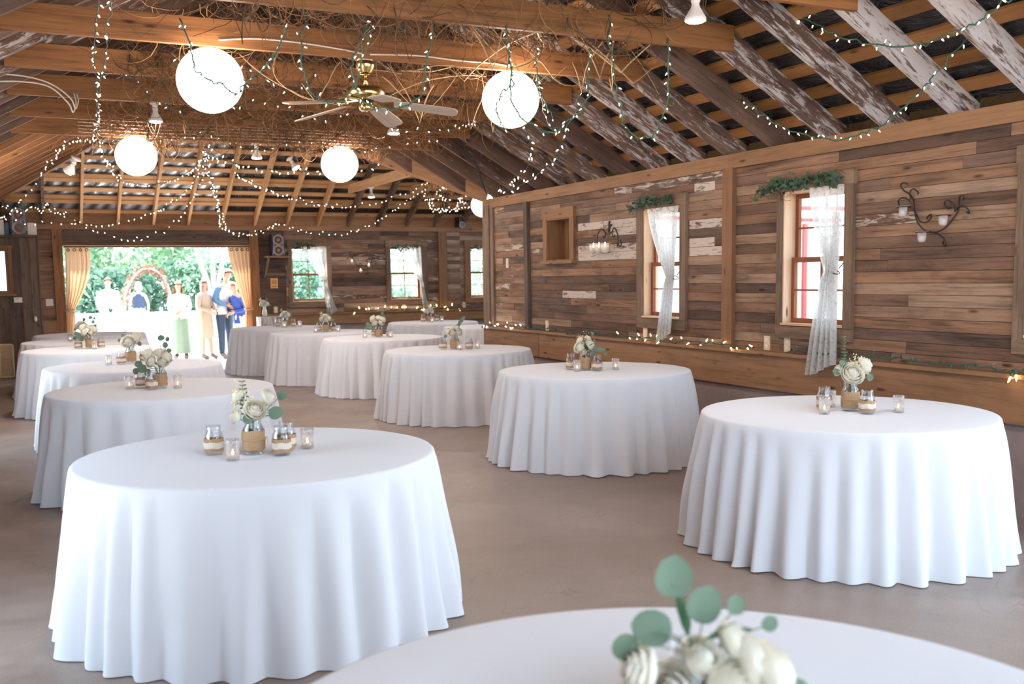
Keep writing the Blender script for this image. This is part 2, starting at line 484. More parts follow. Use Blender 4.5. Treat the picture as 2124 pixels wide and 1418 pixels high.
    def ball(s, c, r, n=10, m=7, mat=0, sc=(1, 1, 1), rnd=0.5):
        c = Vector(c)
        prof = [(max(1e-4, r * math.sin(PI * j / m)), -r * math.cos(PI * j / m)) for j in range(m + 1)]
        b = len(s.v)
        for (rr, z) in prof:
            for k in range(n):
                a = 2 * PI * k / n
                s.v.append((c.x + rr * math.cos(a) * sc[0], c.y + rr * math.sin(a) * sc[1], c.z + z * sc[2]))
        for i in range(m):
            for k in range(n):
                k2 = (k + 1) % n
                s.face((b + i * n + k, b + i * n + k2, b + (i + 1) * n + k2, b + (i + 1) * n + k), None, rnd, 0, mat, True)
    def mesh(s, name, mats):
        me = bpy.data.meshes.new(name)
        me.from_pydata(s.v, [], s.f)
        for m in (mats if isinstance(mats, (list, tuple)) else [mats]):
            me.materials.append(MAT[m])
        me.polygons.foreach_set('material_index', s.m)
        me.polygons.foreach_set('use_smooth', s.sm)
        a = me.attributes.new('gc', 'FLOAT_VECTOR', 'CORNER')
        a.data.foreach_set('vector', [x for g in s.g for x in g])
        a = me.attributes.new('rnd', 'FLOAT', 'FACE'); a.data.foreach_set('value', s.r)
        a = me.attributes.new('pnt', 'FLOAT', 'FACE'); a.data.foreach_set('value', s.p)
        me.update()
        return me
    def build(s, name, mats, parent=None, **kw):
        return link(name, s.mesh(name, mats), parent, **kw)

def link(name, me, parent=None, loc=None, rotz=None, label=None, cat=None, group=None, kind=None):
    o = bpy.data.objects.new(name, me)
    COL.objects.link(o)
    if parent is not None: o.parent = parent
    if loc is not None: o.location = loc
    if rotz is not None: o.rotation_euler = (0, 0, rotz)
    tag(o, label, cat, group, kind)
    return o
def tag(o, label=None, cat=None, group=None, kind=None):
    if label: o['label'] = label
    if cat: o['category'] = cat
    if group: o['group'] = group
    if kind: o['kind'] = kind
    return o
def thing(name, label, cat, loc=(0, 0, 0), rotz=0.0, group=None):
    return link(name, None, None, loc, rotz, label, cat, group)
def struct(name, mb, mats, label=None, **kw):
    return mb.build(name, mats, label=label, kind='structure', **kw)
def kids(o):
    return [x for x in bpy.data.objects if x.parent is o]
def dup(root, ch, loc, rotz, label=None, group=None):
    """copy a thing and the tree of its parts; ch = {part: [sub-parts]}"""
    r = root.copy(); COL.objects.link(r); r.location = loc; r.rotation_euler = (0, 0, rotz)
    if label: r['label'] = label
    if group: r['group'] = group
    for c, subs in ch:
        k = c.copy(); COL.objects.link(k); k.parent = r
        for g in subs:
            q = g.copy(); COL.objects.link(q); q.parent = k
    return r
def tree_of(root):
    return [(c, list(c.children)) for c in root.children]
ORD = ['first', 'second', 'third', 'fourth', 'fifth', 'sixth', 'seventh', 'eighth', 'ninth', 'tenth', 'eleventh', 'twelfth', 'thirteenth', 'fourteenth', 'fifteenth', 'sixteenth', 'seventeenth', 'eighteenth', 'nineteenth', 'twentieth', 'twenty-first', 'twenty-second', 'twenty-third', 'twenty-fourth', 'twenty-fifth', 'twenty-sixth', 'twenty-seventh', 'twenty-eighth', 'twenty-ninth', 'thirtieth']

# ================================================================== the setting
XR, XL, YB, YC = 5.56, -0.96, 19.4, 12.43       # right wall, left wall, back wall, wing corner
ZE, SL = 2.56, 0.56                              # eave height and roof slope
XM, YH, ZR = 2.30, 16.09, 4.386                  # ridge
def cut(spans, a, b):
    out = []
    for s0, s1 in spans:
        if b <= s0 or a >= s1: out.append((s0, s1)); continue
        if a > s0 + 1e-4: out.append((s0, a))
        if b < s1 - 1e-4: out.append((b, s1))
    return out
def planks(mb, a0, a1, z0, z1, row, ops=(), lens=(0.4, 2.2), white=0.04, rnds=(0, 1), force=(), seed=0, breaks=()):
    """horizontal cladding boards, local frame: X along the wall, Y into the room"""
    R = random.Random(seed)
    n = round((z1 - z0) / row); h = (z1 - z0) / n
    for i in range(n):
        zc = z0 + (i + 0.5) * h
        spans = [(a0, a1)]
        for o in ops:
            if o[2] < zc < o[3]: spans = cut(spans, o[0], o[1])
        for b in breaks:
            spans = cut(spans, b - 0.001, b + 0.001)
        for s0, s1 in spans:
            a = s0
            while a < s1 - 0.01:
                L = R.uniform(*lens)
                if s1 - a - L < 0.25: L = s1 - a
                b = min(a + L, s1)
                seg = [(a, b, None)]
                for f0, f1, fz in force:
                    if abs(fz - zc) < h / 2:
                        new = []
                        for q0, q1, w in seg:
                            if f1 <= q0 or f0 >= q1: new.append((q0, q1, w)); continue
                            if f0 > q0: new.append((q0, f0, w))
                            new.append((max(q0, f0), min(q1, f1), 1))
                            if f1 < q1: new.append((f1, q1, w))
                        seg = new
                for q0, q1, w in seg:
                    if q1 - q0 < 0.005: continue
                    d = R.uniform(0, 0.005)
                    p = 0.62 if w else (R.uniform(0.42, 0.55) if R.random() < white else R.choice((0, 0, 0, 0.3)))
                    mb.box(((q0 + q1) / 2, -0.01 + d / 2, zc), (q1 - q0 - 0.002, 0.02 + d, h - 0.003), None, R.uniform(*rnds), p)
                a = b
def shell(mb, a0, a1, z0, z1, d0, d1, ops=(), mat=0):
    """solid wall behind the cladding, cut around openings"""
    zs = sorted({z0, z1} | {z for o in ops for z in (o[2], o[3]) if z0 < z < z1})
    for q0, q1 in zip(zs, zs[1:]):
        zc = (q0 + q1) / 2
        spans = [(a0, a1)]
        for o in ops:
            if o[2] < zc < o[3]: spans = cut(spans, o[0], o[1])
        for s0, s1 in spans:
            mb.box(((s0 + s1) / 2, (d0 + d1) / 2, zc), (s1 - s0, abs(d1 - d0), q1 - q0), None, 0.5, 0, mat)

# floor and ground
m = MB(); m.box((5.3, 8.7, -0.05), (13.0, 21.6, 0.1), None, 0.5); struct('floor', m, 'concrete_floor')
m = MB(); m.box((5, 34.5, -0.06), (60, 30.0, 0.1)); m.box((5, -8.1, -0.06), (60, 12.0, 0.1)); m.box((23.4, 8.7, -0.06), (23.2, 21.6, 0.1)); m.box((-13.1, 8.7, -0.06), (23.8, 21.6, 0.1))
struct('ground', m, 'outdoor_paving')

# right wall (local X = world Y)
HOLE = 0.012
RWIN = [(5.80, 6.50), (7.915, 8.56), (3.56, 4.26)]
rops = [(a, b, 1.125, 2.20) for a, b in RWIN] + [(10.04, 10.60, 1.72, 2.205)]
m = MB()
force = [(9.52, 10.28, 1.35), (8.66, 9.9, 2.08), (8.66, 9.2, 2.0), (8.66, 9.9, 1.83), (8.66, 9.9, 1.75), (7.3, 7.8, 2.0), (7.42, 7.8, 1.87), (7.3, 7.8, 1.79), (7.42, 7.73, 2.36)]
planks(m, 3.2, 7.12, 0.885, 2.45, 0.0815, rops, (0.8, 2.6), 0.02, (0.0, 0.72), (), 3)
planks(m, 7.26, 11.08, 0.885, 2.45, 0.0815, rops, (0.6, 2.2), 0.03, (0.0, 0.85), force, 5)
planks(m, 11.2, 12.40, 0.885, 2.45, 0.0815, (), (0.25, 1.0), 0.14, (0.3, 1), (), 8)
wr = struct('wall_right', m, 'wall_wood', loc=(XR, 0, 0), rotz=PI / 2)
m = MB()
sops = rops + [(0.2, 3.2, -1, 2.3)]  # unseen side doorway, added to bring daylight to the near tables
shell(m, -2, YC, 0.58, 2.5, -0.14, -0.021, sops)
struct('trim_1', m, 'barn_grey_wood', loc=(XR, 0, 0), rotz=PI / 2)
m = MB(); shell(m, -2, YC, 0, 0.585, -0.16, 0.0, [(0.2, 3.2, -1, 2.3)])
struct('wall_footing', m, 'concrete_wall', loc=(XR, 0, 0), rotz=PI / 2)
def board(name, boxes, mat, loc, rotz, label=None):
    m = MB()
    for c, s, *e in boxes: m.box(c, s, None, *(e or [None]))
    return struct(name, m, mat, label, loc=loc, rotz=rotz)
RW = dict(loc=(XR, 0, 0), rotz=PI / 2)
BW = dict(loc=(0, YB, 0), rotz=PI)
board('trim_2', [((1.2 + 6.62, 0.012, 2.505), (9.24, 0.045, 0.12))], 'trim_wood', **RW, label='long golden top board of the right plank wall')
board('trim_3', [((7.0, 0.022, 0.73), (7.6, 0.045, 0.295)), ((11.62, 0.022, 0.73), (1.62, 0.045, 0.295))], 'ledge_wood', **RW)
board('trim_4', [((7.815, 0.035, 0.885), (9.23, 0.085, 0.03))], 'ledge_wood', **RW, label='narrow wooden ledge running along the right wall')
board('trim_5', [((7.19, 0.02, 1.675), (0.14, 0.05, 1.55))], 'trim_wood', **RW)
board('trim_6', [((11.14, 0.02, 1.675), (0.09, 0.05, 1.55))], 'barn_grey_wood', **RW)
board('trim_7', [((12.32, 0.02, 1.69), (0.2, 0.05, 1.58)), ((12.16, 0.015, 1.69), (0.09, 0.035, 1.58))], 'grey_wood', **RW)
board('trim_8', [((5.2, 0.0, 2.535), (14.4, 0.10, 0.05)), ], 'trim_wood', (XR + 0.07, 0, 0), PI / 2)

# wing: south wall beyond the corner, end wall
m = MB(); planks(m, 5.72, 11.6, 0.9, 2.5, 0.0815, (), (0.5, 2), 0.1, (0, 1), (), 11); shell(m, 5.6, 11.7, 0, 2.5, -0.10, -0.021)
struct('wall_wing', m, 'wall_wood', loc=(0, YC + 0.14, 0), rotz=0)
m = MB(); planks(m, YC, YB, 0.9, 2.5, 0.0815, (), (0.5, 2), 0.1, (0, 1), (), 12); shell(m, YC, YB, 0, 2.5, -0.14, -0.021)
struct('wall_far_right', m, 'wall_wood', loc=(11.6, 0, 0), rotz=PI / 2)

m = MB()
for i in range(17): m.box((8.73, YC + 0.02, 0.075 + 0.148 * i), (6.0, 0.03, 0.145), Matrix.Rotation(0.06, 3, 'X'), 0.5)
struct('wall_outside', m, 'white_paint', 'white outside wall of the wing seen through the right window')
m = MB(); m.box((11.02, YC - 0.03, 1.15), (0.07, 0.04, 2.3)); m.box((8.73, YC - 0.03, 2.36), (6.0, 0.04, 0.05)); m.box((8.9, YC - 0.3, 2.52), (6.4, 0.03, 0.06))
struct('trim_21', m, 'red_paint', 'red trim boards outside the right window')
m = MB(); m.box((5.2, YB - 0.02, 2.68), (12.6, 0.03, 0.24)); m.box((5.2, YB - 0.035, 2.78), (12.6, 0.03, 0.16)); struct('trim_22', m, 'trim_wood', 'brown blocking boards between the rafters above the back beam')
# back wall (local X = minus world X)
BWIN = [(4.60, 5.30), (6.58, 7.24), (8.32, 8.98)]
bops = [(-b, -a, 1.125, 2.185) for a, b in BWIN] + [(-3.81, -0.606, -1, 2.19)]
m = MB()
planks(m, -0.445, 0.96, 0.91, 2.48, 0.19, bops, (3, 4), 0, (0.4, 0.6), (), 20)
planks(m, -4.49, -3.98, 0.91, 2.48, 0.105, bops, (3, 4), 0, (0.0, 0.1), (), 21)
planks(m, -7.61, -4.49, 0.91, 2.48, 0.0815, bops, (0.3, 1.6), 0.10, (0.0, 1), (), 22)
planks(m, -8.1, -7.79, 0.91, 2.48, 0.0815, bops, (0.3, 1.6), 0.1, (0.3, 1), (), 23)
planks(m, -11.6, -8.1, 0.91, 2.48, 0.0815, bops, (0.5, 1.6), 0.15, (0.3, 1), (), 24)
struct('wall_back', m, 'wall_wood', **BW)
m = MB(); shell(m, -11.6, 1.1, 0.0, 2.5, -0.14, -0.021, bops)
struct('trim_9', m, 'concrete_wall', **BW)
board('trim_10', [((-6.5 , 0.03, 2.522), (10.2, 0.07, 0.085)), ((-0.2, 0.03, 2.522), (2.4, 0.07, 0.085))], 'trim_wood', **BW, label='horizontal plate beam on top of the back wall')
board('trim_11', [((-0.526, 0.03, 1.24), (0.16, 0.07, 2.48))], 'new_wood', **BW, label='orange post left of the big doorway')
board('trim_12', [((-3.895, 0.03, 1.24), (0.165, 0.07, 2.48))], 'new_wood', **BW, label='orange post right of the big doorway')
board('trim_13', [((-7.70, 0.03, 1.7), (0.18, 0.07, 1.56))], 'trim_wood', **BW)
board('trim_14', [((-2.2, 0.012, 2.385), (3.2, 0.05, 0.19), 0.2), ((-2.2, 0.03, 2.255), (3.2, 0.06, 0.075), 0.9)], 'barn_grey_wood', **BW, label='dark weathered header board over the big doorway')
board('trim_15', [((-2.2, 0.0, 2.205), (3.2, 0.16, 0.022))], 'new_wood', **BW)
board('trim_16', [((-7.8, 0.03, 0.785), (7.6, 0.05, 0.195)), ((-7.8, 0.05, 0.893), (7.6, 0.09, 0.03))], 'ledge_wood', **BW, label='low wooden ledge along the back wall right of the doorway')
board('trim_17', [((-0.33, 0.03, 0.785), (0.25, 0.05, 0.195)), ((-0.33, 0.05, 0.893), (0.29, 0.09, 0.03))], 'ledge_wood', **BW)
board('trim_18', [((-0.4, 0.01, 0.35), (0.42, 0.04, 0.68))], 'new_wood', **BW)

# left wall
m = MB(); lo = [(-5.4, -3.8, -1, 2.05), (-11.4, -9.8, -1, 2.05)]; planks(m, -YB, 2.0, 0.9, 2.5, 0.0815, lo, (0.6, 2), 0.05, (0, 0.8), (), 30); shell(m, -YB, 2.0, 0, 2.5, -0.14, -0.021, lo)  # out-of-view doorways in this wall are added to let more daylight in
struct('wall_left', m, 'wall_wood', loc=(XL, 0, 0), rotz=-PI / 2)

# closet walls with upright weathered boards, left of the doorway
m = MB()
R_ = random.Random(4)
x = XL
while x < 0.19:
    w = min(R_.uniform(0.12, 0.24), 0.2 - x)
    zz = [0.0, R_.choice((0.62, 1.15)), 2.30]
    for z0, z1 in zip(zz, zz[1:]):
        m.box((x + w / 2, 18.61 + R_.uniform(0, 0.004), (z0 + z1) / 2), (w - 0.003, 0.025, z1 - z0 - 0.003), None, R_.random())
    x += w
m.box((0.19, 19.0, 1.15), (0.022, 0.8, 2.3), None, 0.5)
m.box((0.207, 18.63, 1.15), (0.02, 0.04, 2.3), None, 0.9)
m.box((-0.38, 18.98, 2.325), (1.2, 0.86, 0.045), None, 0.3)
struct('wall_closet', m, 'barn_grey_wood', 'weathered upright board wall left of the doorway')

# roof: film, battens, rafters
def slab(name, pts, th, mat, **kw):
    m = MB(); n = len(pts)
    m.v = [tuple(p) for p in pts] + [(p[0], p[1], p[2] + th) for p in pts]
    m.face(list(reversed(range(n)))); m.face(list(range(n, 2 * n)))
    for i in range(n):
        j = (i + 1) % n
        m.face((i, j, j + n, i + n))
    return struct(name, m, mat, **kw)
OFF = 0.232
zr = lambda x: ZE + (XR - x) * SL
zl = lambda x: ZE + (x - XL) * SL
zh = lambda y: ZE + (19.35 - y) * SL
S2 = (ZR - ZE) / (YH - YC)
zs_ = lambda y: ZE + (y - YC) * S2
slab('ceiling', [(5.98, -2, zr(5.98) + OFF), (5.98, 12.2, zr(5.98) + OFF), (XR, YC, ZE + OFF), (XM, YH, ZR + OFF), (XM, -2, ZR + OFF)], 0.02, 'black_roof_film', label='black film under the right roof slope')
slab('ceiling', [(-1.38, -2, zl(-1.38) + OFF), (XM, -2, ZR + OFF), (XM, YH, ZR + OFF), (XL, 19.35, ZE + OFF), (-1.38, 19.77, zl(-1.38) + OFF)], 0.02, 'black_roof_film', label='black film under the left roof slope')
slab('ceiling', [(XL, 19.35, ZE + OFF), (XM, YH, ZR + OFF), (3.2, YH, ZR + OFF), (3.2, 19.77, zh(19.77) + OFF), (-1.38, 19.77, zh(19.77) + OFF)], 0.02, 'film_painted_sheen', label='black film with silvery reflections painted on, roof end above the doorway')
slab('ceiling', [(3.2, YH, ZR + OFF), (12, YH, ZR + OFF), (12, 19.77, zh(19.77) + OFF), (3.2, 19.77, zh(19.77) + OFF)], 0.02, 'black_roof_film', label='black film of the roof end above the back windows')
slab('ceiling', [(XR, YC, ZE + OFF), (12, YC, ZE + OFF), (12, YH, ZR + OFF), (XM, YH, ZR + OFF)], 0.02, 'black_roof_film')

nb = 0
def batten(a, b, up, mat, lab, grp):
    mb = MB(); mb.beam(a, b, 0.108, 0.022, up)
    mb.build('roof_batten', mat, label=lab, cat='roof board', group=grp)
BO = 0.215
i = 0; h = -0.28
while h < 3.2:
    x = XR - h; ye = YC + max(h, 0) * (YH - YC) / (XR - XM) - 0.05
    batten((x, -1.9, zr(x) + BO), (x, ye, zr(x) + BO), (SL, 0, 1), 'batten_wood', 'orange roof board under black film on the right slope, %s up from the wall' % ORD[i], 'battens on the right roof slope')
    x = XL + h; ye = 19.35 - max(h, 0) - 0.05
    batten((x, -1.9, zl(x) + BO), (x, ye, zl(x) + BO), (-SL, 0, 1), 'batten_wood', 'roof board on the left slope, %s up from the wall' % ORD[i], 'battens on the left roof slope')
    h += 0.228; i += 1
i = 0; h = 0.02
for h, w in ((0.03, 1), (0.3, 1), (0.42, 1), (0.62, 1), (0.86, 1), (0.97, 1), (1.2, 1), (1.42, 1), (1.68, 1), (1.9, 1), (2.15, 1), (2.4, 1), (2.65, 1), (2.9, 1)):
    y = 19.35 - h
    batten((XL + h + 0.1, y, zh(y) + BO), (11.6, y, zh(y) + BO), (0, SL, 1), 'pale_wood', 'pale horizontal roof board over the doorway end, %s up from the beam' % ORD[i], 'battens on the roof end')
    i += 1
for h in (0.3, 0.9, 1.5, 2.1, 2.7):
    y = YC + h
    batten((XR - h + 0.5, y, zs_(y) + BO), (11.6, y, zs_(y) + BO), (0, -S2, 1), 'batten_wood', 'roof board on the hidden wing slope behind the corner', 'battens on the wing slope')

PN = {-2: .56, -1: .60, 0: .60, 1: .53, 2: .50, 3: .38, 4: .48, 5: .52, 6: .50, 7: .36, 8: .46}
def rafter(a, b, mat, pnt, lab, grp, w=0.045, d=0.18):
    a, b = Vector(a), Vector(b)
    dr = (b - a).normalized(); up = Vector((0, 0, 1)); n = (up - dr * up.dot(dr)).normalized()
    mb = MB(); mb.beam(a + n * d / 2, b + n * d / 2, w, d, n, None, pnt)
    return mb.build('rafter', mat, label=lab, cat='rafter', group=grp)
for k in range(-10, 19):
    y = 4.8675 + 0.597 * k
    if k <= 12: a = (5.93, y, zr(5.93))
    else:
        xv = XR - (y - YC) * (XR - XM) / (YH - YC); a = (xv, y, zr(xv))
    if y < 16.0:
        n_ = k + 1
        lab = 'weathered rafter with flaking white paint on the right slope, %s from the near end' % ORD[max(0, k + 10)]
        rafter(a, (XM + 0.025, y, zr(XM + 0.025)), 'rafter_wood', PN.get(k, RND.uniform(0.3, 0.5)), lab, 'rafters of the right roof slope')
for k in range(-10, 24):
    y = 4.8675 + 0.597 * k
    xt = XM - 0.025 if y < 16.05 else XL + (19.35 - y)
    if xt - XL > 0.3:
        new = k >= 13
        lab = ('orange newer rafter on the left slope, %s from the near end' if new else 'grey weathered rafter on the left slope, %s from the near end') % (ORD[k + 10] if k + 10 < 30 else 'one of the last')
        rafter((-1.3, y, zl(-1.3)), (xt, y, zl(xt)), 'new_wood' if new else 'rafter_wood', 0 if new else RND.uniform(0.3, 0.5), lab, 'rafters of the left roof slope')
for j in range(-4, 17):
    x = 1.53 + 0.6 * j
    yt = YH + 0.02 if x > XM else 19.35 - (x - XL)
    new = x < 5.3 and j not in (-3, -2)
    lab = ('pale new rafter of the roof end, %s from the left' if new else 'dark weathered rafter of the roof end, %s from the left') % ORD[j + 4]
    rafter((x, 19.36, zh(19.36)), (x, yt, zh(yt)), 'pale_wood' if new else 'rafter_wood', 0 if new else 0.42, lab, 'rafters of the roof end', 0.045, 0.16)
rafter((XL, 19.35, ZE - 0.02), (XM, YH, ZR - 0.02), 'trim_wood', 0, 'long sloping hip beam at the left back corner of the roof', 'hip and valley beams', 0.05, 0.2)
rafter((XR, YC, ZE - 0.03), (XM, YH, ZR - 0.03), 'trim_wood', 0, 'brown sloping valley beam running up from the wall corner', 'hip and valley beams', 0.06, 0.2)
m = MB(); m.box((XM, 7.05, ZR + 0.06), (0.04, 18.1, 0.24)); tag(m.build('ridge_board', 'rafter_wood'), 'long ridge board at the top of the main roof', 'beam')
m = MB(); m.box((6.95, YH, ZR + 0.06), (9.3, 0.04, 0.24)); tag(m.build('ridge_board', 'rafter_wood'), 'ridge board of the side wing roof', 'beam')
TIES = []
for q, k in enumerate(range(-4, 13, 2)):
    y = 4.845 + 0.597 * k - 0.022
    TIES.append(y)
    m = MB(); m.box((2.30, y, 3.21), (4.7, 0.042, 0.18), None, RND.random())
    m.build('tie_beam', 'new_wood', label='orange wooden tie beam across the roof, %s from the near end' % ORD[q], cat='beam', group='tie beams across the main roof')
for q, x in enumerate((5.49, 6.7, 7.9)):
    m = MB(); m.box((x, 15.9, 3.2), (0.042, 5.0, 0.16)); m.build('tie_beam', 'pale_wood', label='pale tie beam in the side wing, %s from the left' % ORD[q], cat='beam', group='tie beams in the wing')
m = MB()
for i_ in range(22):
    y = 4.8675 + 0.597 * (i_ - 10) + 0.3
    m.box((5.80, y, 2.64), (0.05, 0.54, 0.2), None, 0.5)
struct('trim_19', m, 'insulation')

# windows -----------------------------------------------------------
def window(n, loc, rotz, w, outer, label, casing='grey_wood', z0=1.125, h=1.065, deep=0.13):
    """local frame: X along the wall, Y into the room; origin on the floor under the window centre"""
    ol, orr = outer
    root = link('window_%d' % n, None, None, loc, rotz, label=label, kind='structure')
    z1 = z0 + h; hw = w / 2
    m = MB()
    m.box((ol - 0.0 + (-hw - ol) / 2, 0.016, (z0 + z1) / 2), (-hw - ol, 0.04, h + 0.02))
    m.box(((hw + orr) / 2, 0.016, (z0 + z1) / 2), (orr - hw, 0.04, h + 0.02))
    m.box(((ol + orr) / 2, 0.018, z1 + 0.055), (orr - ol + 0.02, 0.044, 0.105))
    m.box(((ol + orr) / 2, 0.016, z0 - 0.055), (orr - ol, 0.04, 0.095))
    m.build('casing', casing, root)
    m = MB()
    for s in (-1, 1): m.box((s * (hw - 0.008), -deep / 2, (z0 + z1) / 2), (0.016, deep + 0.03, h))
    m.box((0, -deep / 2, z1 - 0.008), (w, deep + 0.03, 0.016)); m.box((0, -deep / 2 + 0.01, z0 + 0.008), (w, deep + 0.05, 0.018))
    m.build('jamb', 'sill_wood', root)
    def sash(zb, zt, y, name, pw=False):
        a = hw - 0.016; m = MB(); t_ = 0.036
        for s in (-1, 1): m.box((s * (a - t_ / 2), y, (zb + zt) / 2), (t_, 0.03, zt - zb))
        m.box((0, y, zb + t_ / 2), (2 * a - 2 * t_, 0.03, t_)); m.box((0, y, zt - t_ / 2), (2 * a - 2 * t_, 0.03, t_))
        o = m.build(name, 'sash_wood', root)
        m = MB()
        m.box((0, y, (zb + zt) / 2), (0.014, 0.02, zt - zb - 2 * t_)); m.box((0, y, (zb + zt) / 2), (2 * a - 2 * t_, 0.02, 0.014))
        m.build('glazing_bar', 'sash_wood', o)
        m = MB(); m.box((0, y - 0.004, (zb + zt) / 2), (2 * a - 2 * t_, 0.003, zt - zb - 2 * t_)); m.build('pane', 'window_glass', o)
    zm = (z0 + z1) / 2 - 0.01
    sash(zm - 0.02, z1 - 0.018, -0.115, 'upper_sash'); sash(z0 + 0.018, zm + 0.02, -0.08, 'lower_sash')
    return root
window(1, (XR, 6.15, 0), PI / 2, 0.70, (-0.435, 0.405), 'window with lace curtain right of the tall wall post')
window(2, (XR, 8.2375, 0), PI / 2, 0.645, (-0.415, 0.42), 'narrower window with lace curtain left of the tall wall post')
window(3, (XR, 3.91, 0), PI / 2, 0.70, (-0.43, 0.43), 'window at the right edge, only its casing in view')
window(4, (4.95, YB, 0), PI, 0.70, (-0.43, 0.42), 'back window nearest the doorway, right of the speaker')
window(5, (6.91, YB, 0), PI, 0.66, (-0.46, 0.42), 'middle window of the back wall')
window(6, (8.65, YB, 0), PI, 0.66, (-0.45, 0.45), 'right back window, half hidden by the wall corner', 'trim_wood')
# niche
m = MB()
a0, a1, z0, z1 = 10.04, 10.60, 1.72, 2.205
m.box(((a0 + a1) / 2, -0.16, (z0 + z1) / 2), (0.02, 0.02, 0.02))
for i_ in range(5):
    w = (a1 - a0) / 5; m.box((a0 + (i_ + 0.5) * w, -0.21, (z0 + z1) / 2), (w - 0.003, 0.02, z1 - z0 + 0.04))
for s, a in ((1, a0), (-1, a1)): m.box((a - s * 0.0 + s * 0.008, -0.09, (z0 + z1) / 2), (0.016, 0.24, z1 - z0))
m.box(((a0 + a1) / 2, -0.09, z0 + 0.008), (a1 - a0, 0.24, 0.016)); m.box(((a0 + a1) / 2, -0.09, z1 - 0.008), (a1 - a0, 0.24, 0.016))
for s, a in ((-1, a0), (1, a1)): m.box((a + s * 0.045, 0.018, (z0 + z1) / 2), (0.09, 0.04, z1 - z0))
m.box(((a0 + a1) / 2, 0.02, z1 + 0.055), (a1 - a0 + 0.2, 0.05, 0.11)); m.box(((a0 + a1) / 2, 0.035, z0 - 0.015), (a1 - a0 + 0.22, 0.08, 0.035))
struct('trim_20', m, 'trim_wood', 'framed wooden wall niche left of the candle bracket', **RW)
def smooth(pts, n=4):
    pts = [Vector(p) for p in pts]; out = []
    for i in range(len(pts) - 1):
        p0, p1, p2, p3 = pts[max(i - 1, 0)], pts[i], pts[i + 1], pts[min(i + 2, len(pts) - 1)]
        for k in range(n):
            t = k / n
            out.append(0.5 * ((2 * p1) + (p2 - p0) * t + (2 * p0 - 5 * p1 + 4 * p2 - p3) * t * t + (3 * p1 - p0 - 3 * p2 + p3) * t ** 3))
    out.append(pts[-1]); return out

# ================================================================== tables
TABLES = [  # key, x, y, phrase, vase position
 ('T14', 0.95, 1.28, 'the nearest table, bottom edge'),
 ('T1', 0.93, 4.70, 'the big front left table'),
 ('T5', 0.88, 7.98, 'the second left-row table'),
 ('T6', 0.90, 10.40, 'the third left-row table'),
 ('T7', 0.70, 13.25, 'the fourth left-row table'),
 ('T7b', 0.70, 15.25, 'the fifth left-row table'),
 ('T8', 0.86, 17.15, 'the last left-row table'),
 ('T2', 4.20, 4.37, 'the front right table'),
 ('T3', 4.33, 7.45, 'the second right-row table'),
 ('T4', 4.32, 10.45, 'the third right-row table'),
 ('T9', 4.37, 13.25, 'the fourth right-row table'),
 ('T10', 4.08, 15.25, 'the fifth right-row table'),
 ('T11', 3.86, 17.25, 'the doorway-side right table'),
 ('T12', 6.67, 17.30, 'the far back-window table'),
 ('T13', 6.85, 15.05, 'the far corner table'),
]
TPOS = {k: (x, y) for k, x, y, p in TABLES}
TPH = {k: p for k, x, y, p in TABLES}
TR, TZ = 0.815, 0.744
def cloth_mesh(seed, nf):
    R = random.Random(seed)
    cuts = [0]; 
    while cuts[-1] < 2 * PI: cuts.append(cuts[-1] + R.uniform(0.6, 1.5) * 2 * PI / nf)
    k = 2 * PI / cuts[-1]; cuts = [c * k for c in cuts]
    amp = [R.uniform(0.55, 1.25) for _ in cuts]; st = [R.uniform(0.0, 0.35) for _ in cuts]; dr = [R.uniform(-0.4, 0.4) for _ in cuts]
    hem = [R.uniform(-0.02, 0.05) for _ in cuts]
    N, V = 420, 22
    m = MB()
    m.v.append((0, 0, TZ + 0.004))
    rings = [(r / 5 * (TR - 0.02), TZ + 0.004) for r in range(1, 6)] + [(TR - 0.008, TZ + 0.0015), (TR - 0.001, TZ - 0.006)]
    for (r, z) in rings:
        for i in range(N):
            a = 2 * PI * i / N
            m.v.append((r * math.cos(a), r * math.sin(a), z))
    nr = len(rings)
    for j in range(1, V + 1):
        t = j / V
        z = (TZ - 0.006) * (1 - t)
        for i in range(N):
            a = 2 * PI * i / N
            q = next(x for x in range(len(cuts) - 1) if cuts[x + 1] > a - 1e-9)
            w = cuts[q + 1] - cuts[q]
            s_ = (a - cuts[q]) / w
            tt = max(0, (t - st[q] * 0.2)) ** 0.6
            b = (0.5 - 0.5 * math.cos(2 * PI * min(1, max(0, s_)))) ** 0.8
            b = (b - 0.45) * (1 + 0.25 * math.sin(5 * t + q))
            e = min(s_, 1 - s_) * 4
            r = TR + 0.080 * t ** 0.8 + 0.050 * amp[q] * 1.35 * tt * b * min(1.4, w * nf / (2 * PI) + 0.3)
            r += 0.004 * math.sin(9 * a + 7 * t + seed) * t
            if t > 0.93: r += hem[q] * (t - 0.93) / 0.07 * 0.2 * min(1, e)
            aa = a + 0.02 * dr[q] * t * min(1, e)
            zz = max(0.004, z) if t < 1 else 0.004 + 0.010 * max(0, amp[q] - 0.8) * min(1, e)
            m.v.append((r * math.cos(aa), r * math.sin(aa), zz))
    for i in range(N): m.face((0, 1 + i, 1 + (i + 1) % N), None, 0.5, 0, 0, True)
    for j in range(nr + V - 1):
        for i in range(N):
            i2 = (i + 1) % N
            m.face((1 + j * N + i, 1 + (j + 1) * N + i, 1 + (j + 1) * N + i2, 1 + j * N + i2), None, 0.5, 0, 0, True)
    return m.mesh('tablecloth', 'white_cloth')
mt = MB(); mt.lathe([(0.001, TZ - 0.03), (TR - 0.03, TZ - 0.03), (TR - 0.02, TZ - 0.02), (TR - 0.025, TZ - 0.003), (0.001, TZ - 0.003)], 48)
TOPME = mt.mesh('tabletop', 'pale_wood')
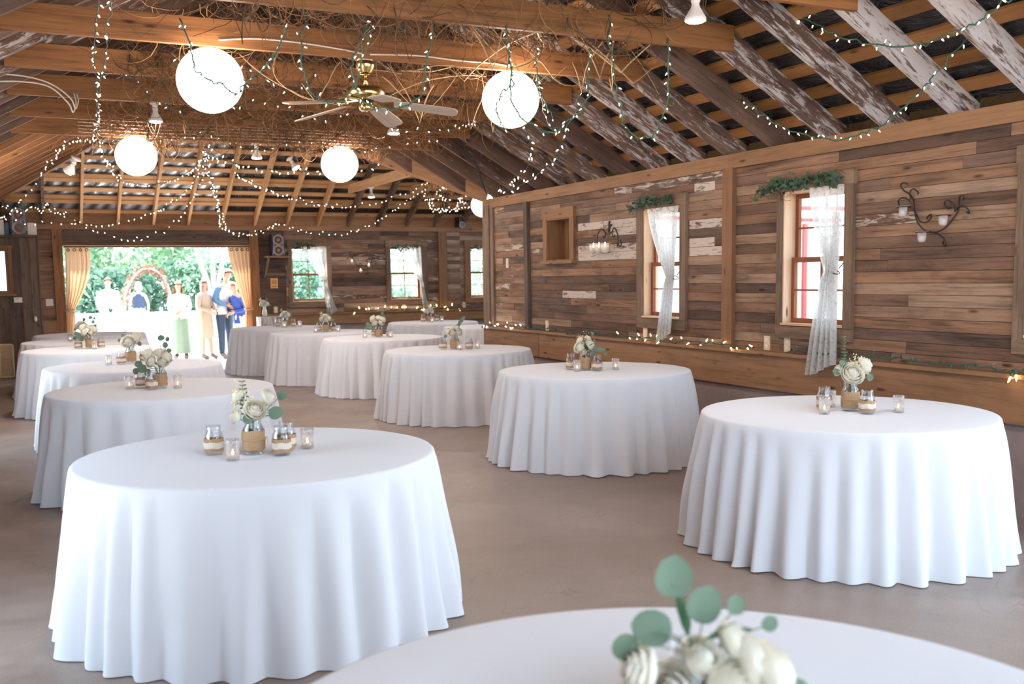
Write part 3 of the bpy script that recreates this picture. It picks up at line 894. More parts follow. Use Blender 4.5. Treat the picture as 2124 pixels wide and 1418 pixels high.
for i, (k, x, y, ph) in enumerate(TABLES):
    t_ = thing('round_table', 'round table in white floor-length cloth, ' + ph, 'table', (x, y, 0), 0.7 * i, 'cloth-covered round tables')
    link('tablecloth', cloth_mesh(100 + i, (30, 28, 30, 32, 32, 32, 32, 30, 36, 38, 42, 30, 32, 34, 34)[i]), t_)
    link('tabletop', TOPME, t_)

# ------------------------------------------------------------------ jars
def jar_body(mb, h, r, neck=0.78):
    mb.lathe([(0.001, 0.001), (r * 0.85, 0.001), (r, 0.010), (r, h * 0.66), (r * 0.97, h * 0.72), (r * neck, h * 0.80), (r * neck * 0.98, h * 0.86), (r * neck * 1.06, h * 0.875), (r * neck, h * 0.90), (r * neck * 1.05, h * 0.93), (r * neck, h * 0.955), (r * neck * 1.03, h), (r * neck * 0.93, h), (r * neck * 0.9, h * 0.86), (r * 0.9, h * 0.70), (r * 0.93, 0.014), (0.001, 0.010)], 24)
def wrap(mb, r, z0, z1, seed=0):
    R = random.Random(seed); ph = [R.uniform(0, 6) for _ in range(4)]
    def P(u, v):
        a = 2 * PI * u
        z = z0 + (z1 - z0) * v
        rr = r + 0.0022 + 0.0016 * math.sin(7 * a + 40 * z + ph[0]) * math.sin(60 * z + ph[1] + 2 * math.sin(a))
        if v in (0, 1): z += 0.0018 * math.sin(5 * a + ph[2])
        return (rr * math.cos(a), rr * math.sin(a), z)
    mb.grid(P, 36, 8, 0, True, (2 * PI * r, z1 - z0), closed=True)
def twine(mb, r, z):
    mb.tube([((r + 0.004) * math.cos(a * PI / 12), (r + 0.004) * math.sin(a * PI / 12), z + 0.001 * math.sin(a)) for a in range(25)], 0.0016, 5, cap=False)
    for s in (-1, 1):
        mb.tube([(r + 0.004, 0, z), (r + 0.014, s * 0.008, z + 0.004), (r + 0.012, s * 0.014, z - 0.008), (r + 0.007, s * 0.018, z - 0.02)], 0.0013, 4)
def make_vase():
    t = thing('flower_jar', 'x', 'jar')
    m = MB(); jar_body(m, 0.172, 0.050, 0.76); m.build('glass_body', 'jar_glass', t)
    m = MB(); wrap(m, 0.050, 0.022, 0.112, 1); w = m.build('burlap_wrap', 'burlap', t)
    m = MB(); twine(m, 0.0515, 0.07); m.build('twine', 'twig_pale', w)
    m = MB(); m.lathe([(0.001, 0.016), (0.044, 0.016), (0.044, 0.100), (0.001, 0.100)], 20); m.build('water', 'jar_glass', t)
    return t
def make_pint(seed=2):
    t = thing('mason_jar', 'x', 'jar')
    m = MB(); jar_body(m, 0.136, 0.041, 0.80); m.build('glass_body', 'jar_glass', t)
    m = MB(); wrap(m, 0.041, 0.018, 0.078, seed); w = m.build('burlap_wrap', 'burlap', t)
    m = MB(); wrap(m, 0.0435, 0.034, 0.062, seed + 1); m.build('lace_band', 'lace_band', w)
    return t
def make_votive():
    t = thing('votive_holder', 'x', 'candle holder')
    m = MB()
    m.lathe([(0.001, 0.001), (0.029, 0.001), (0.031, 0.008), (0.030, 0.03), (0.0315, 0.05), (0.030, 0.068), (0.033, 0.074), (0.031, 0.080), (0.033, 0.086), (0.031, 0.098), (0.029, 0.098), (0.028, 0.07), (0.028, 0.012), (0.001, 0.010)], 20)
    m.build('glass_cup', 'votive_glass', t)
    m = MB(); m.lathe([(0.001, 0.0105), (0.019, 0.0105), (0.019, 0.026), (0.001, 0.026)], 14)
    c = m.build('candle', 'wax', t)
    m = MB(); m.lathe([(0.0008, 0.027), (0.0042, 0.032), (0.0048, 0.037), (0.0025, 0.045), (0.0004, 0.052)], 8)
    m.build('flame', 'flame', c)
    return t
# ------------------------------------------------------------------ bouquets
def rose(mb, c, r, axis, R):
    r = r * 1.26; axis = Vector(axis).normalized(); q = Vector((0, 0, 1)).rotation_difference(axis).to_matrix()
    c = Vector(c)
    mb.ball(c + q @ Vector((0, 0, r * 0.08)), r * 0.40, 10, 7, 0)
    for L, (n, rad, top, flare) in enumerate(((3, 0.42, 0.60, 0.40), (4, 0.52, 0.56, 0.74), (4, 0.64, 0.42, 0.94), (5, 0.76, 0.26, 1.06), (6, 0.86, 0.02, 1.18))):
        a0 = R.uniform(0, 6)
        for k in range(n):
            a = a0 + 2 * PI * k / n + R.uniform(-.12, .12); wd = 2 * PI / n * 0.78
            tp = top * R.uniform(0.92, 1.08); of = R.uniform(-0.03, 0.03)
            def P(u, v):
                w = math.sin(PI * min(0.5, 0.12 + v * 0.75))
                aa = a + (u - 0.5) * 2 * wd * w
                e = abs(u - 0.5) * 2
                prof = math.sin(PI * 0.5 * min(1, v / 0.62)) ** 0.8
                rr = r * rad * prof * (1 + (flare - 1) * max(0, (v - 0.62) / 0.38) * (1 - 0.3 * e)) + r * (0.05 * (u - 0.5) + of)
                z = r * (-0.62 + (tp + 0.62) * v ** 1.15) - r * 0.16 * e * e * max(0, v - 0.5) * 2
                rr += 0.025 * r * math.sin(7 * aa + k + L) * v
                return c + q @ Vector((rr * math.cos(aa), rr * math.sin(aa), z))
            mb.grid(P, 7, 6, 0, True)
def round_leaf_sprig(mb, pts, sizes, R, st=1, lf=0, width=0.9):
    mb.tube(pts, [0.0016] * len(pts), 5, st)
    for i in range(1, len(pts)):
        p = Vector(pts[i]); d = (Vector(pts[i]) - Vector(pts[i - 1])).normalized()
        for s in (-1, 1):
            side = d.cross(Vector((0.3, 1, 0.2))).normalized() * s
            L = sizes[min(i, len(sizes) - 1)] * R.uniform(0.85, 1.1)
            mb.leaf(p, side + d * R.uniform(0.2, 0.6) + Vector((0, 0, R.uniform(-0.2, 0.2))), Vector((R.uniform(-.4, .4), -1, R.uniform(-.2, .6))), L, L * width, lf, R.random(), 0.1, True)
def make_bouquet(seed, roses, sprigs, spear=True, filler=True, dark=False, singles=(), sp_h=10):
    """stems at the origin (jar rim height z = 0); roses: (x, y, z, r)"""
    R = random.Random(seed)
    t = thing('bouquet', 'x', 'flowers')
    m = MB()
    for (x, y, z, r) in roses:
        m.tube([(x * 0.12, y * 0.12, -0.135), (x * 0.25, y * 0.25, -0.02), (x * 0.7, y * 0.7, z * 0.5), (x, y, z - r * 0.4)], 0.0022, 6)
    for k in range(5):
        a = R.uniform(0, 6); m.tube([(0.02 * math.cos(a), 0.02 * math.sin(a), -0.14), (-0.01 * math.cos(a), -0.01 * math.sin(a), 0.03)], 0.002, 6)
    m.build('stems', 'stem_green', t)
    for (x, y, z, r) in roses:
        m = MB(); rose(m, (x, y, z), r, (x * 3, y * 3 - 0.05, 0.09 + 0.3 * z), R); m.build('rose', 'rose_white', t)
    for pts, sz in sprigs:
        m = MB(); round_leaf_sprig(m, pts, sz, R); m.build('eucalyptus_sprig', ['eucalyptus', 'stem_green'], t)
    for (x, y, z, L, dx, dz) in singles:
        m = MB(); m.tube(smooth([(x * 0.1, y * 0.1, 0.0), (x * 0.55 + 0.01, y * 0.5, z * 0.6), (x, y, z)], 4), 0.0013, 5, 1)
        D = VX * dx + Vector((0, 0, dz)); m.leaf(Vector((x, y, z)) - D.normalized() * L * 0.3, D, VY + Vector((0, 0, 0.3)), L, L * 0.9, 0, R.random(), 0.08, True)
        m.build('eucalyptus_sprig', ['eucalyptus', 'stem_green'], t)
    if spear:
        m = MB(); pts = [V(-0.030 - 0.0012 * i, 0.0, 0.02 + 0.018 * i) for i in range(sp_h)]
        m.tube(pts, 0.0014, 5, 1)
        for i in range(2, sp_h):
            for s in (-1, 1):
                L = 0.032 * (1 - 0.5 * i / sp_h) ; m.leaf(pts[i], (s, R.uniform(-.5, .5), 0.35), (0, -0.6, 1), L, L * 0.55, 0, R.random(), 0.1, True)
        m.build('seeded_spray', ['eucalyptus', 'stem_green'], t)
    if filler:
        m = MB()
        for k in range(3):
            a = R.uniform(0, 6); b = Vector((0.05 * math.cos(a) - 0.02, 0.05 * math.sin(a), 0.10 + 0.02 * k))
            m.tube([(0, 0, 0), b * 0.6, b], 0.0012, 4, 1)
            for q in range(22):
                m.ball(b + Vector((R.gauss(0, .014), R.gauss(0, .014), R.gauss(0.0, .022))), R.uniform(0.0025, 0.0045), 5, 4, 0)
        m.build('filler_blossom', ['filler_flower', 'stem_green'], t)
    m = MB()
    for k in range(9 if dark else 5):
        a = R.uniform(0, 6.3); d = Vector((math.cos(a), math.sin(a), R.uniform(0.3, 1.6)))
        m.leaf((0.02 * math.cos(a), 0.02 * math.sin(a), 0.02), d, (0, 0, 1), R.uniform(0.06, 0.10), R.uniform(0.022, 0.034), 0, R.random(), 0.3)
    m.build('leaf', 'dark_leaf', t)
    return t
def R3(R, n, sp, z0, z1, r0, r1):
    out = []
    for i in range(n):
        a = 2 * PI * i / n + R.uniform(-.3, .3); k = R.uniform(0.7, 1.05) * sp
        out.append((k * math.cos(a), k * math.sin(a), R.uniform(z0, z1), R.uniform(r0, r1)))
    return out
B = {}
VX, VY = Vector((0.903, -0.429, 0)), Vector((-0.429, -0.903, 0))    # photo right / towards the camera, on the ground
def V(a, b, z):
    p = VX * a + VY * b
    return (p.x, p.y, z)
def VR(a, b, z, r): return V(a, b, z) + (r,)
def SG(a, b, z, L, dx, dz): return V(a, b, z) + (L, dx, dz)
B['A'] = make_bouquet(1, [VR(0.025, 0.045, 0.060, 0.044), VR(0.077, -0.01, 0.110, 0.038), VR(-0.064, -0.02, 0.118, 0.036), VR(-0.070, 0.03, 0.028, 0.030), VR(0.0, -0.06, 0.06, 0.036)],
    [], True, True, False, [SG(0.105, 0.04, 0.037, 0.068, 1, 0.4), SG(0.130, -0.01, 0.112, 0.048, 1, 0.5), SG(-0.006, 0.06, 0.010, 0.052, 0.1, 1)])
B['B'] = make_bouquet(2, [VR(-0.006, 0.05, 0.070, 0.056), VR(0.080, 0.01, 0.112, 0.046), VR(-0.065, -0.01, 0.085, 0.034), VR(0.02, -0.05, 0.07, 0.036)],
    [], True, True, True, [SG(-0.085, 0.02, 0.075, 0.040, -1, 0.3), SG(0.10, 0.02, 0.05, 0.045, 0.3, -1), SG(-0.05, 0.02, 0.115, 0.045, -0.7, 1)], 15)
B['C'] = make_bouquet(3, [VR(-0.055, 0.04, 0.05, 0.044), VR(-0.045, -0.02, 0.105, 0.030), VR(0.045, 0.0, 0.065, 0.044), VR(0.03, -0.03, 0.115, 0.028), VR(-0.02, 0.05, 0.01, 0.024)],
    [], False, True, True, [SG(0.075, 0.03, 0.03, 0.055, 1, 0.2), SG(0.11, 0.03, 0.025, 0.055, 1, -0.1), SG(0.05, 0.05, -0.005, 0.05, 0.8, -0.5), SG(0.155, 0.03, 0.02, 0.03, 0.3, 1), SG(0.165, 0.03, -0.01, 0.03, 0.8, -0.5), SG(0.07, 0.0, 0.095, 0.028, 1, 0.5), SG(0.06, 0.0, 0.15, 0.025, 1, -0.2), SG(0.055, 0.0, 0.165, 0.025, 1, -0.2)])
B['D'] = make_bouquet(4, [VR(-0.08, 0.02, 0.108, 0.042), VR(0.0, -0.02, 0.115, 0.042), VR(0.062, 0.0, 0.092, 0.044), VR(-0.048, 0.05, 0.055, 0.040), VR(0.045, 0.04, 0.055, 0.038)],
    [], False, False, True, [SG(-0.10, 0.05, 0.0, 0.075, -1, 0.1), SG(-0.13, 0.04, 0.03, 0.06, -1, 0.4), SG(-0.165, 0.03, -0.01, 0.05, -0.3, -1), SG(-0.06, 0.06, -0.02, 0.06, -0.6, -0.8), SG(0.014, 0, 0.225, 0.050, 1, 0.1), SG(0.07, 0, 0.21, 0.036, 0.3, 1), SG(0.055, 0, 0.165, 0.045, -0.2, 1), SG(0.07, 0, 0.13, 0.04, 1, 0)])
B['E'] = make_bouquet(5, [VR(-0.055, 0.02, 0.05, 0.042), VR(0.005, 0.04, 0.045, 0.040), VR(0.055, 0.0, 0.06, 0.038), VR(0.0, -0.05, 0.09, 0.034), VR(-0.03, -0.02, 0.10, 0.03)],
    [], False, True, True, [SG(0.04, 0, 0.13, 0.05, 0.2, 1), SG(-0.07, 0.02, 0.01, 0.045, -1, -0.3), SG(0.09, 0.0, 0.03, 0.045, 1, -0.2)])
B['F'] = make_bouquet(6, [VR(-0.02, 0.05, 0.045, 0.044), VR(-0.075, 0.02, 0.050, 0.034), VR(0.055, 0.02, 0.045, 0.042), VR(0.03, 0.02, 0.09, 0.034)],
    [], False, False, True, [SG(0.03 + 0.012 * i, 0, 0.09 + 0.017 * i, 0.042, (1, -0.7)[i % 2], 0.9) for i in range(7)] + [SG(-0.09, 0.02, 0.0, 0.04, -1, -0.6)])
# nearest bouquet: big loose eucalyptus leaves
B['G'] = make_bouquet(7, [VR(-0.095, 0.01, -0.022, 0.038), VR(0.014, 0.02, 0.000, 0.036), VR(0.072, -0.01, 0.022, 0.030), VR(0.140, 0.0, -0.035, 0.046), VR(0.105, 0.0, -0.010, 0.040), VR(-0.04, 0.03, -0.06, 0.05), VR(0.06, 0.04, -0.05, 0.045)],
    [], False, False, False, [SG(-0.033, 0.0, 0.122, 0.072, 0.1, 1), SG(0.014, 0.0, 0.075, 0.066, 0.5, 1), SG(-0.055, 0.0, 0.045, 0.070, -1, 0.2), SG(-0.107, 0.0, 0.022, 0.050, -0.8, -0.9), SG(0.165, 0.01, -0.06, 0.05, 1, -0.3), SG(0.075, -0.01, 0.075, 0.035, 0.2, 1), SG(0.13, -0.01, 0.045, 0.03, 0.7, 0.7), SG(0.02, 0.05, -0.06, 0.06, 0.3, -1)])
PV, PJ, PC = make_vase(), make_pint(), make_votive()
CH = {id(o): tree_of(o) for o in list(B.values()) + [PV, PJ, PC]}
used = set()
def put(proto, loc, rotz, label, group):
    if id(proto) not in used:
        used.add(id(proto)); proto.location = loc; proto.rotation_euler = (0, 0, rotz); tag(proto, label, None, group); return proto
    return dup(proto, CH[id(proto)], loc, rotz, label, group)
BD = {'A': 'white roses, tall green spray and round eucalyptus leaves', 'B': 'large cream blooms with a tall upright eucalyptus spear', 'C': 'white roses with a long drooping eucalyptus sprig', 'D': 'cluster of white roses with loose eucalyptus leaves', 'E': 'compact cream rose bunch with dark leaves', 'F': 'white flowers with a fresh green leaf plume', 'G': 'blurred white flowers and big round leaf'}
SET = {
 'T14': ('G', 0.985, 1.37, []),
 'T1': ('A', 0.904, 4.679, [('J', 0.737, 4.747, 'left'), ('V', 0.786, 4.549, 'front left'), ('J', 1.009, 4.574, 'right'), ('J', 1.062, 4.70, 'rear right'), ('V', 1.159, 4.696, 'far right')]),
 'T2': ('B', 4.248, 4.381, [('J', 4.138, 4.474, 'left'), ('V', 4.027, 4.35, 'front left'), ('V', 4.27, 4.565, 'rear'), ('J', 4.225, 4.228, 'right'), ('V', 4.415, 4.181, 'far right')]),
 'T3': ('C', 4.229, 7.426, [('J', 4.175, 7.58, 'left'), ('V', 4.122, 7.375, 'front left'), ('J', 4.284, 7.32, 'right'), ('V', 4.463, 7.318, 'far right')]),
 'T4': ('F', 4.284, 10.467, [('J', 4.17, 10.534, 'left'), ('V', 4.27, 10.295, 'front'), ('J', 4.433, 10.40, 'right'), ('V', 4.553, 10.45, 'far right')]),
 'T5': ('D', 0.868, 7.986, [('V', 0.654, 8.047, 'far left'), ('J', 0.746, 8.105, 'rear left'), ('J', 0.795, 7.88, 'front left'), ('V', 0.984, 7.911, 'right')]),
 'T6': ('B', 0.892, 10.644, [('V', 0.679, 10.528, 'left'), ('J', 0.793, 10.50, 'front left'), ('J', 1.023, 10.688, 'right')]),
 'T7': ('D', 0.66, 13.33, [('J', 0.53, 13.38, 'left'), ('V', 0.70, 13.18, 'front'), ('J', 0.79, 13.40, 'right')]),
 'T7b': ('E', 0.66, 15.3, [('V', 0.506, 15.25, 'left')]),
 'T9': ('D', 4.318, 13.275, [('V', 4.125, 13.294, 'left'), ('J', 4.327, 13.50, 'rear'), ('V', 4.442, 13.15, 'right'), ('J', 4.50, 13.36, 'rear right')]),
 'T10': ('E', 4.10, 15.20, [('V', 3.93, 15.15, 'left'), ('J', 4.04, 15.37, 'rear left'), ('V', 4.276, 15.13, 'right'), ('J', 4.26, 15.35, 'rear right')]),
 'T11': ('E', 3.98, 17.35, [('J', 3.86, 17.45, 'left'), ('V', 3.93, 17.22, 'front'), ('J', 4.10, 17.30, 'right'), ('V', 4.22, 17.33, 'far right')]),
 'T12': ('F', 6.63, 17.40, [('J', 6.52, 17.42, 'left'), ('V', 6.62, 17.22, 'front'), ('J', 6.75, 17.33, 'right'), ('V', 6.87, 17.38, 'far right')]),
 'T13': ('E', 6.93, 14.95, [('J', 6.72, 14.98, 'left')]),
}
TT = TZ + 0.005
for k, (b, x, y, items) in SET.items():
    ph = TPH[k]
    put(PV, (x, y, TT), RND.uniform(0, 6), 'burlap-wrapped flower jar on ' + ph, 'flower jars on the tables')
    put(B[b], (x, y, TT + 0.152), 0, BD[b] + ', on ' + ph, 'bouquets on the tables')
    for q, (kind, jx, jy, where) in enumerate(items):
        if kind == 'J': put(PJ, (jx, jy, TT), RND.uniform(0, 6), 'small burlap and lace jar, %s of the flowers on %s' % (where, ph), 'small wrapped jars on the tables')
        else: put(PC, (jx, jy, TT), RND.uniform(0, 6), 'glass votive with lit candle, %s of the flowers on %s' % (where, ph), 'votive candles on the tables')
# block and tall vase beside the doorway
m = MB()
for i in range(9): m.box((3.72 + 0.055 * i, 18.2, 0.45), (0.052, 0.4, 0.9), None, RND.random(), 0.60)
tag(m.build('wood_stand', 'grey_wood'), 'grey slatted wooden stand beside the doorway curtain', 'stand')
t_ = thing('bud_vase', 'white ceramic vase on the grey wooden stand by the doorway', 'vase', (3.80, 18.15, 0.90))
m = MB(); m.lathe([(0.001, 0), (0.035, 0), (0.045, 0.05), (0.04, 0.11), (0.024, 0.16), (0.03, 0.185), (0.026, 0.185), (0.02, 0.16), (0.001, 0.15)], 20); m.build('vase_body', 'white_plastic', t_)
put(B['E'], (3.80, 18.15, 1.08), 0.5, 'white bouquet in the white vase on the grey wooden stand', 'bouquets on the tables')

# ------------------------------------------------------------------ lace curtains, garlands
def curtain(win_c, rotz, org, label, tl, tr, tie_z, tie_l, tie_r, bl, br, ztop, zb, seed):
    """all x in the window's local frame (+ = photo left)"""
    root = thing('lace_curtain', label, 'curtain', org, rotz, 'lace curtains')
    R = random.Random(seed)
    ph = R.uniform(0, 6)
    def P(u, v):
        z = ztop + (zb - ztop) * v
        tv = (ztop - tie_z) / (ztop - zb)
        if v < tv:
            s_ = v / tv
            L = tl + (tie_l - tl) * s_ ** 1.25; Rr = tr + (tie_r - tr) * s_ ** 3
            g = s_
        else:
            s_ = (v - tv) / (1 - tv)
            L = tie_l + (bl - tie_l) * (s_ ** 0.7); Rr = tie_r + (br - tie_r) * s_
            g = 1 - 0.6 * s_
            z -= 0.05 * s_ * s_ * math.cos(3 * u)
        x = L + (Rr - L) * u
        y = 0.045 + (0.010 + 0.022 * g) * math.sin(u * 9 * PI + ph + 1.3 * v) + 0.006 * math.sin(u * 23 + 3 * v) + 0.03 * math.sin(PI * v) + 0.06 * v ** 3
        return (x, y, z)
    m = MB(); m.grid(P, 60, 60, 0, True, (0.75, 1.3)); m.build('lace_panel', 'lace', root)
    m = MB(); c = (tie_l + tie_r) / 2; w = abs(tie_l - tie_r) / 2 + 0.012
    m.tube([(c + w * math.cos(a * PI / 8), 0.05 + 0.045 * math.sin(a * PI / 8), tie_z + 0.02 * math.cos(a * PI / 8)) for a in range(17)], 0.004, 6)
    m.tube([(tie_r - 0.02, 0.05, tie_z + 0.02), (tr, 0.0, tie_z + 0.09)], 0.004, 6)
    m.build('tieback', 'dark_wire', root)
def garland(org, rotz, label, x0, x1, z, n, seed, droop=0.1, wisps=3):
    """local X along the wall; leaves over the window head"""
    root = thing('leaf_garland', label, 'garland', org, rotz, 'greenery over the windows')
    R = random.Random(seed)
    m = MB()
    for k in range(n):
        u = R.random(); x = x0 + (x1 - x0) * u
        p = (x, 0.05 + R.uniform(-0.0, 0.06), z + R.gauss(0, 0.022) - droop * max(0, (u - 0.75)) * 2)
        m.leaf(p, (R.uniform(-1, 1), R.uniform(-.2, .8), R.uniform(-.8, .7)), (0, 1, 0.3), R.uniform(0.03, 0.07), R.uniform(0.015, 0.03), 0, R.random(), 0.3)
    m.build('leaves', 'garland_leaf', root)
    m = MB()
    for k in range(wisps + 4):
        x = R.uniform(x0, x1); s = R.choice((-1, 1)); L = R.uniform(0.15, 0.4)
        m.tube([(x + s * L * t_ / 5, 0.05 + 0.02 * math.sin(t_), z + 0.09 * math.sin(t_ * 0.65 + k) - 0.01 * t_) for t_ in range(6)], 0.0022, 4)
    m.build('twigs', 'twig', root)
Wp = PI / 2
curtain(0, Wp, (XR, 6.15, 0), 'white lace curtain tied back in the window right of the wall post', 0.01, -0.345, 1.55, -0.235, -0.30, -0.05, -0.36, 2.195, 0.80, 1)
curtain(0, Wp, (XR, 8.2375, 0), 'white lace curtain tied back in the window left of the wall post', 0.21, -0.32, 1.52, -0.22, -0.29, -0.05, -0.27, 2.18, 0.94, 2)
curtain(0, PI, (4.95, YB, 0), 'sheer white curtain of the back window nearest the doorway', 0.16, -0.33, 1.52, -0.24, -0.31, -0.28, -0.50, 2.17, 0.89, 3)
curtain(0, PI, (6.91, YB, 0), 'sheer white curtain of the middle back window', 0.20, -0.33, 1.50, -0.27, -0.33, -0.32, -0.44, 2.17, 0.93, 4)
curtain(0, PI, (8.65, YB, 0), 'sheer white curtain of the right back window beside the wall corner', 0.20, -0.33, 1.50, -0.2, -0.33, -0.2, -0.40, 2.17, 0.95, 5)
garland((XR, 6.15, 0), Wp, 'green ivy garland over the window right of the wall post', -0.30, 0.56, 2.245, 230, 1)
garland((XR, 8.2375, 0), Wp, 'ivy and twig garland over the window left of the wall post', -0.25, 0.45, 2.25, 130, 2)
garland((4.95, YB, 0), PI, 'ivy garland over the back window nearest the doorway', -0.10, 0.32, 2.20, 70, 3)
garland((6.91, YB, 0), PI, 'ivy garland over the middle back window', -0.30, 0.28, 2.17, 60, 4)
garland((8.65, YB, 0), PI, 'ivy garland over the right back window beside the wall corner', -0.3, 0.35, 2.16, 80, 5)

# burlap drapes of the doorway
def drape(label, x0, x1, gx0, gx1, bx0, bx1, tz, seed, bulge):
    root = thing('burlap_curtain', label, 'curtain', (0, 19.27, 0), 0, 'burlap curtains of the doorway')
    def P(u, v):
        z = 2.165 * (1 - v) + 0.02 * v
        tv = (2.165 - tz) / 2.145
        if v < tv:
            s_ = v / tv; a = x0 + (gx0 - x0) * s_ ** 1.4; b = x1 + (gx1 - x1) * s_ ** 1.6 ; g = s_
            if bulge > 0: b += bulge * math.sin(PI * s_) ** 1.2
            else: a += bulge * math.sin(PI * s_) ** 1.2
        else:
            s_ = (v - tv) / (1 - tv); a = gx0 + (bx0 - gx0) * s_; b = gx1 + (bx1 - gx1) * s_; g = 1 - 0.4 * s_
        return (a + (b - a) * u, -0.04 * math.cos(u * 11 * PI + seed) * (0.5 + 0.5 * g) - 0.01 * math.sin(31 * u + 3 * v), z)
    m = MB(); m.grid(P, 90, 40, 0, True, (1.2, 2.2)); pn = m.build('panel', 'burlap_drape', root)
    for k in range(4):
        u = (k + 0.5) / 4; p = P(u, 0.03)
        m = MB(); m.tube([(p[0] + 0.022 * math.cos(a * PI / 6), -0.055, p[2] + 0.02 + 0.022 * math.sin(a * PI / 6)) for a in range(13)], 0.007, 6, cap=False)
        m.build('grommet', 'black_iron', root)
    m = MB(); c = (gx0 + gx1) / 2; w = abs(gx1 - gx0) / 2 + 0.01
    m.tube([(c + w * math.cos(a * PI / 8), 0.06 * math.sin(a * PI / 8), tz) for a in range(17)], 0.02, 8); m.build('tieback', 'burlap_drape', root)
drape('tan burlap curtain tied back at the left side of the doorway', 0.64, 1.03, 0.60, 0.74, 0.58, 0.76, 1.08, 1, 0.06)
drape('tan burlap curtain tied back at the right side of the doorway', 3.40, 3.80, 3.68, 3.80, 3.62, 3.80, 1.02, 2, 0.0)
m = MB(); m.tube([(0.62, 19.27, 2.175), (3.80, 19.27, 2.175)], 0.011, 8); tag(m.build('curtain_rod', 'black_iron'), 'thin dark curtain rod over the big doorway', 'curtain rod')

# ------------------------------------------------------------------ wall candle sconces
SA = dict(A=[(5.2, 2.14), (5.226, 2.151), (5.248, 2.136), (5.234, 2.101), (5.198, 2.074), (5.172, 2.038), (5.145, 1.988), (5.118, 1.928), (5.085, 1.868), (5.034, 1.816), (4.985, 1.8)],
 B=[(5.172, 2.038), (5.167, 2.081), (5.137, 2.103), (5.111, 2.081), (5.126, 2.068)], C=[(5.171, 2.014), (5.19, 2.039), (5.235, 2.05), (5.279, 2.031), (5.285, 1.997)],
 D=[(5.118, 1.928), (5.073, 1.882), (5.024, 1.87), (4.995, 1.892), (5.008, 1.921), (5.035, 1.914), (5.031, 1.894)],
 E=[(5.034, 1.816), (4.95, 1.8), (4.891, 1.811), (4.846, 1.846), (4.803, 1.909), (4.787, 1.945), (4.773, 2.008), (4.745, 2.029), (4.714, 2.015), (4.731, 2.0)],
 F=[(4.798, 1.927), (4.793, 1.964), (4.829, 1.999), (4.875, 2.002), (4.897, 1.976), (4.873, 1.951), (4.848, 1.958)],
 G=[(4.787, 1.936), (4.759, 1.957), (4.72, 1.959), (4.692, 1.934), (4.702, 1.912), (4.724, 1.922)], H=[(4.961, 1.798), (4.908, 1.784), (4.866, 1.754), (4.864, 1.721), (4.887, 1.705), (4.908, 1.725), (4.888, 1.738)])
def cup(root, a, z, y, lit, r=0.028, h=0.075):
    m = MB(); m.lathe([(r * 1.55, 0), (r * 1.55, -0.006), (r, -0.007), (r, -h * 0.6), (r * 0.8, -h * 0.9), (r * 0.3, -h), (0.001, -h)], 18, (a, y, z)); g = m.build('glass_cup', 'frosted_glass', root)
    m = MB(); m.lathe([(0.001, -h * 0.9), (r * 0.6, -h * 0.85), (r * 0.6, -h * 0.4), (0.001, -h * 0.4)], 12, (a, y, z)); c = m.build('candle', 'wax', g)
    if lit:
        m = MB(); m.lathe([(0.001, -h * 0.38), (0.010, -h * 0.25), (0.008, -h * 0.05), (0.001, 0.012)], 8, (a, y, z)); m.build('flame', 'flame', g)
def scroll_sconce(label, org, rotz, lit):
    root = thing('candle_sconce', label, 'wall candle holder', org, rotz)
    m = MB(); ca, cz = 5.03, 1.93
    for k, pts in SA.items():
        n = len(pts)
        m.tube(smooth([(a - ca, 0.035 + (0.02 * math.sin(i)), z - cz) for i, (a, z) in enumerate(pts)]), 0.0055, 6)
    for a, z in ((5.20, 1.985), (4.858, 1.908), (5.03, 1.805)):
        m.tube([(a - ca + 0.042 * math.cos(q * PI / 10), 0.075 + 0.042 * math.sin(q * PI / 10), z - cz) for q in range(21)], 0.0035, 5, cap=False)
        m.tube([(a - ca, 0.034, z - cz), (a - ca, 0.0, z - cz)], 0.005, 5)
    m.build('iron_scroll', 'black_iron', root)
    for a, z in ((5.20, 1.985), (4.858, 1.908), (5.03, 1.805)): cup(root, a - ca, z - cz + 0.006, 0.075, lit)
    return root
scroll_sconce('black iron scroll sconce with three frosted cups on the right wall', (XR, 5.03, 1.93), Wp, False)
scroll_sconce('iron scroll sconce with three lit candles on the back wall between the windows', (5.95, YB, 1.86), PI, True)
root = thing('candle_sconce', 'iron arch candle holder with three lit glass cups beside the wall niche', 'wall candle holder', (XR, 9.28, 1.87), Wp)
m = MB()
m.tube(smooth([(0.10, 0.06, -0.03), (0.105, 0.06, 0.06), (0.075, 0.06, 0.13), (0.02, 0.05, 0.16), (-0.03, 0.04, 0.12), (-0.01, 0.04, 0.07), (0.02, 0.04, 0.09)]), 0.007, 6)
m.tube(smooth([(-0.31, 0.06, -0.03), (-0.315, 0.06, 0.06), (-0.285, 0.06, 0.13), (-0.22, 0.05, 0.16), (-0.17, 0.04, 0.12), (-0.19, 0.04, 0.07), (-0.22, 0.04, 0.09)]), 0.007, 6)
m.tube([(-0.10, 0.03, 0.24), (-0.10, 0.04, 0.12)], 0.010, 6); m.tube([(-0.06, 0.03, 0.2), (-0.14, 0.03, 0.2)], 0.006, 6)
m.tube(smooth([(-0.02, 0.04, 0.13), (-0.1, 0.05, 0.10), (-0.18, 0.04, 0.13)]), 0.007, 6)
m.tube(smooth([(0.13, 0.07, 0.0), (-0.1, 0.07, 0.0), (-0.31, 0.07, 0.0), (-0.37, 0.07, -0.03), (-0.40, 0.07, 0.0), (-0.37, 0.07, 0.03)]), 0.006, 6)
m.tube([(-0.1, 0.0, 0.2), (-0.1, 0.05, 0.16)], 0.006, 6)
m.build('iron_frame', 'black_iron', root)
for a in (0.115, 0.0, -0.125): cup(root, a, 0.012, 0.10, True, 0.044, 0.105)

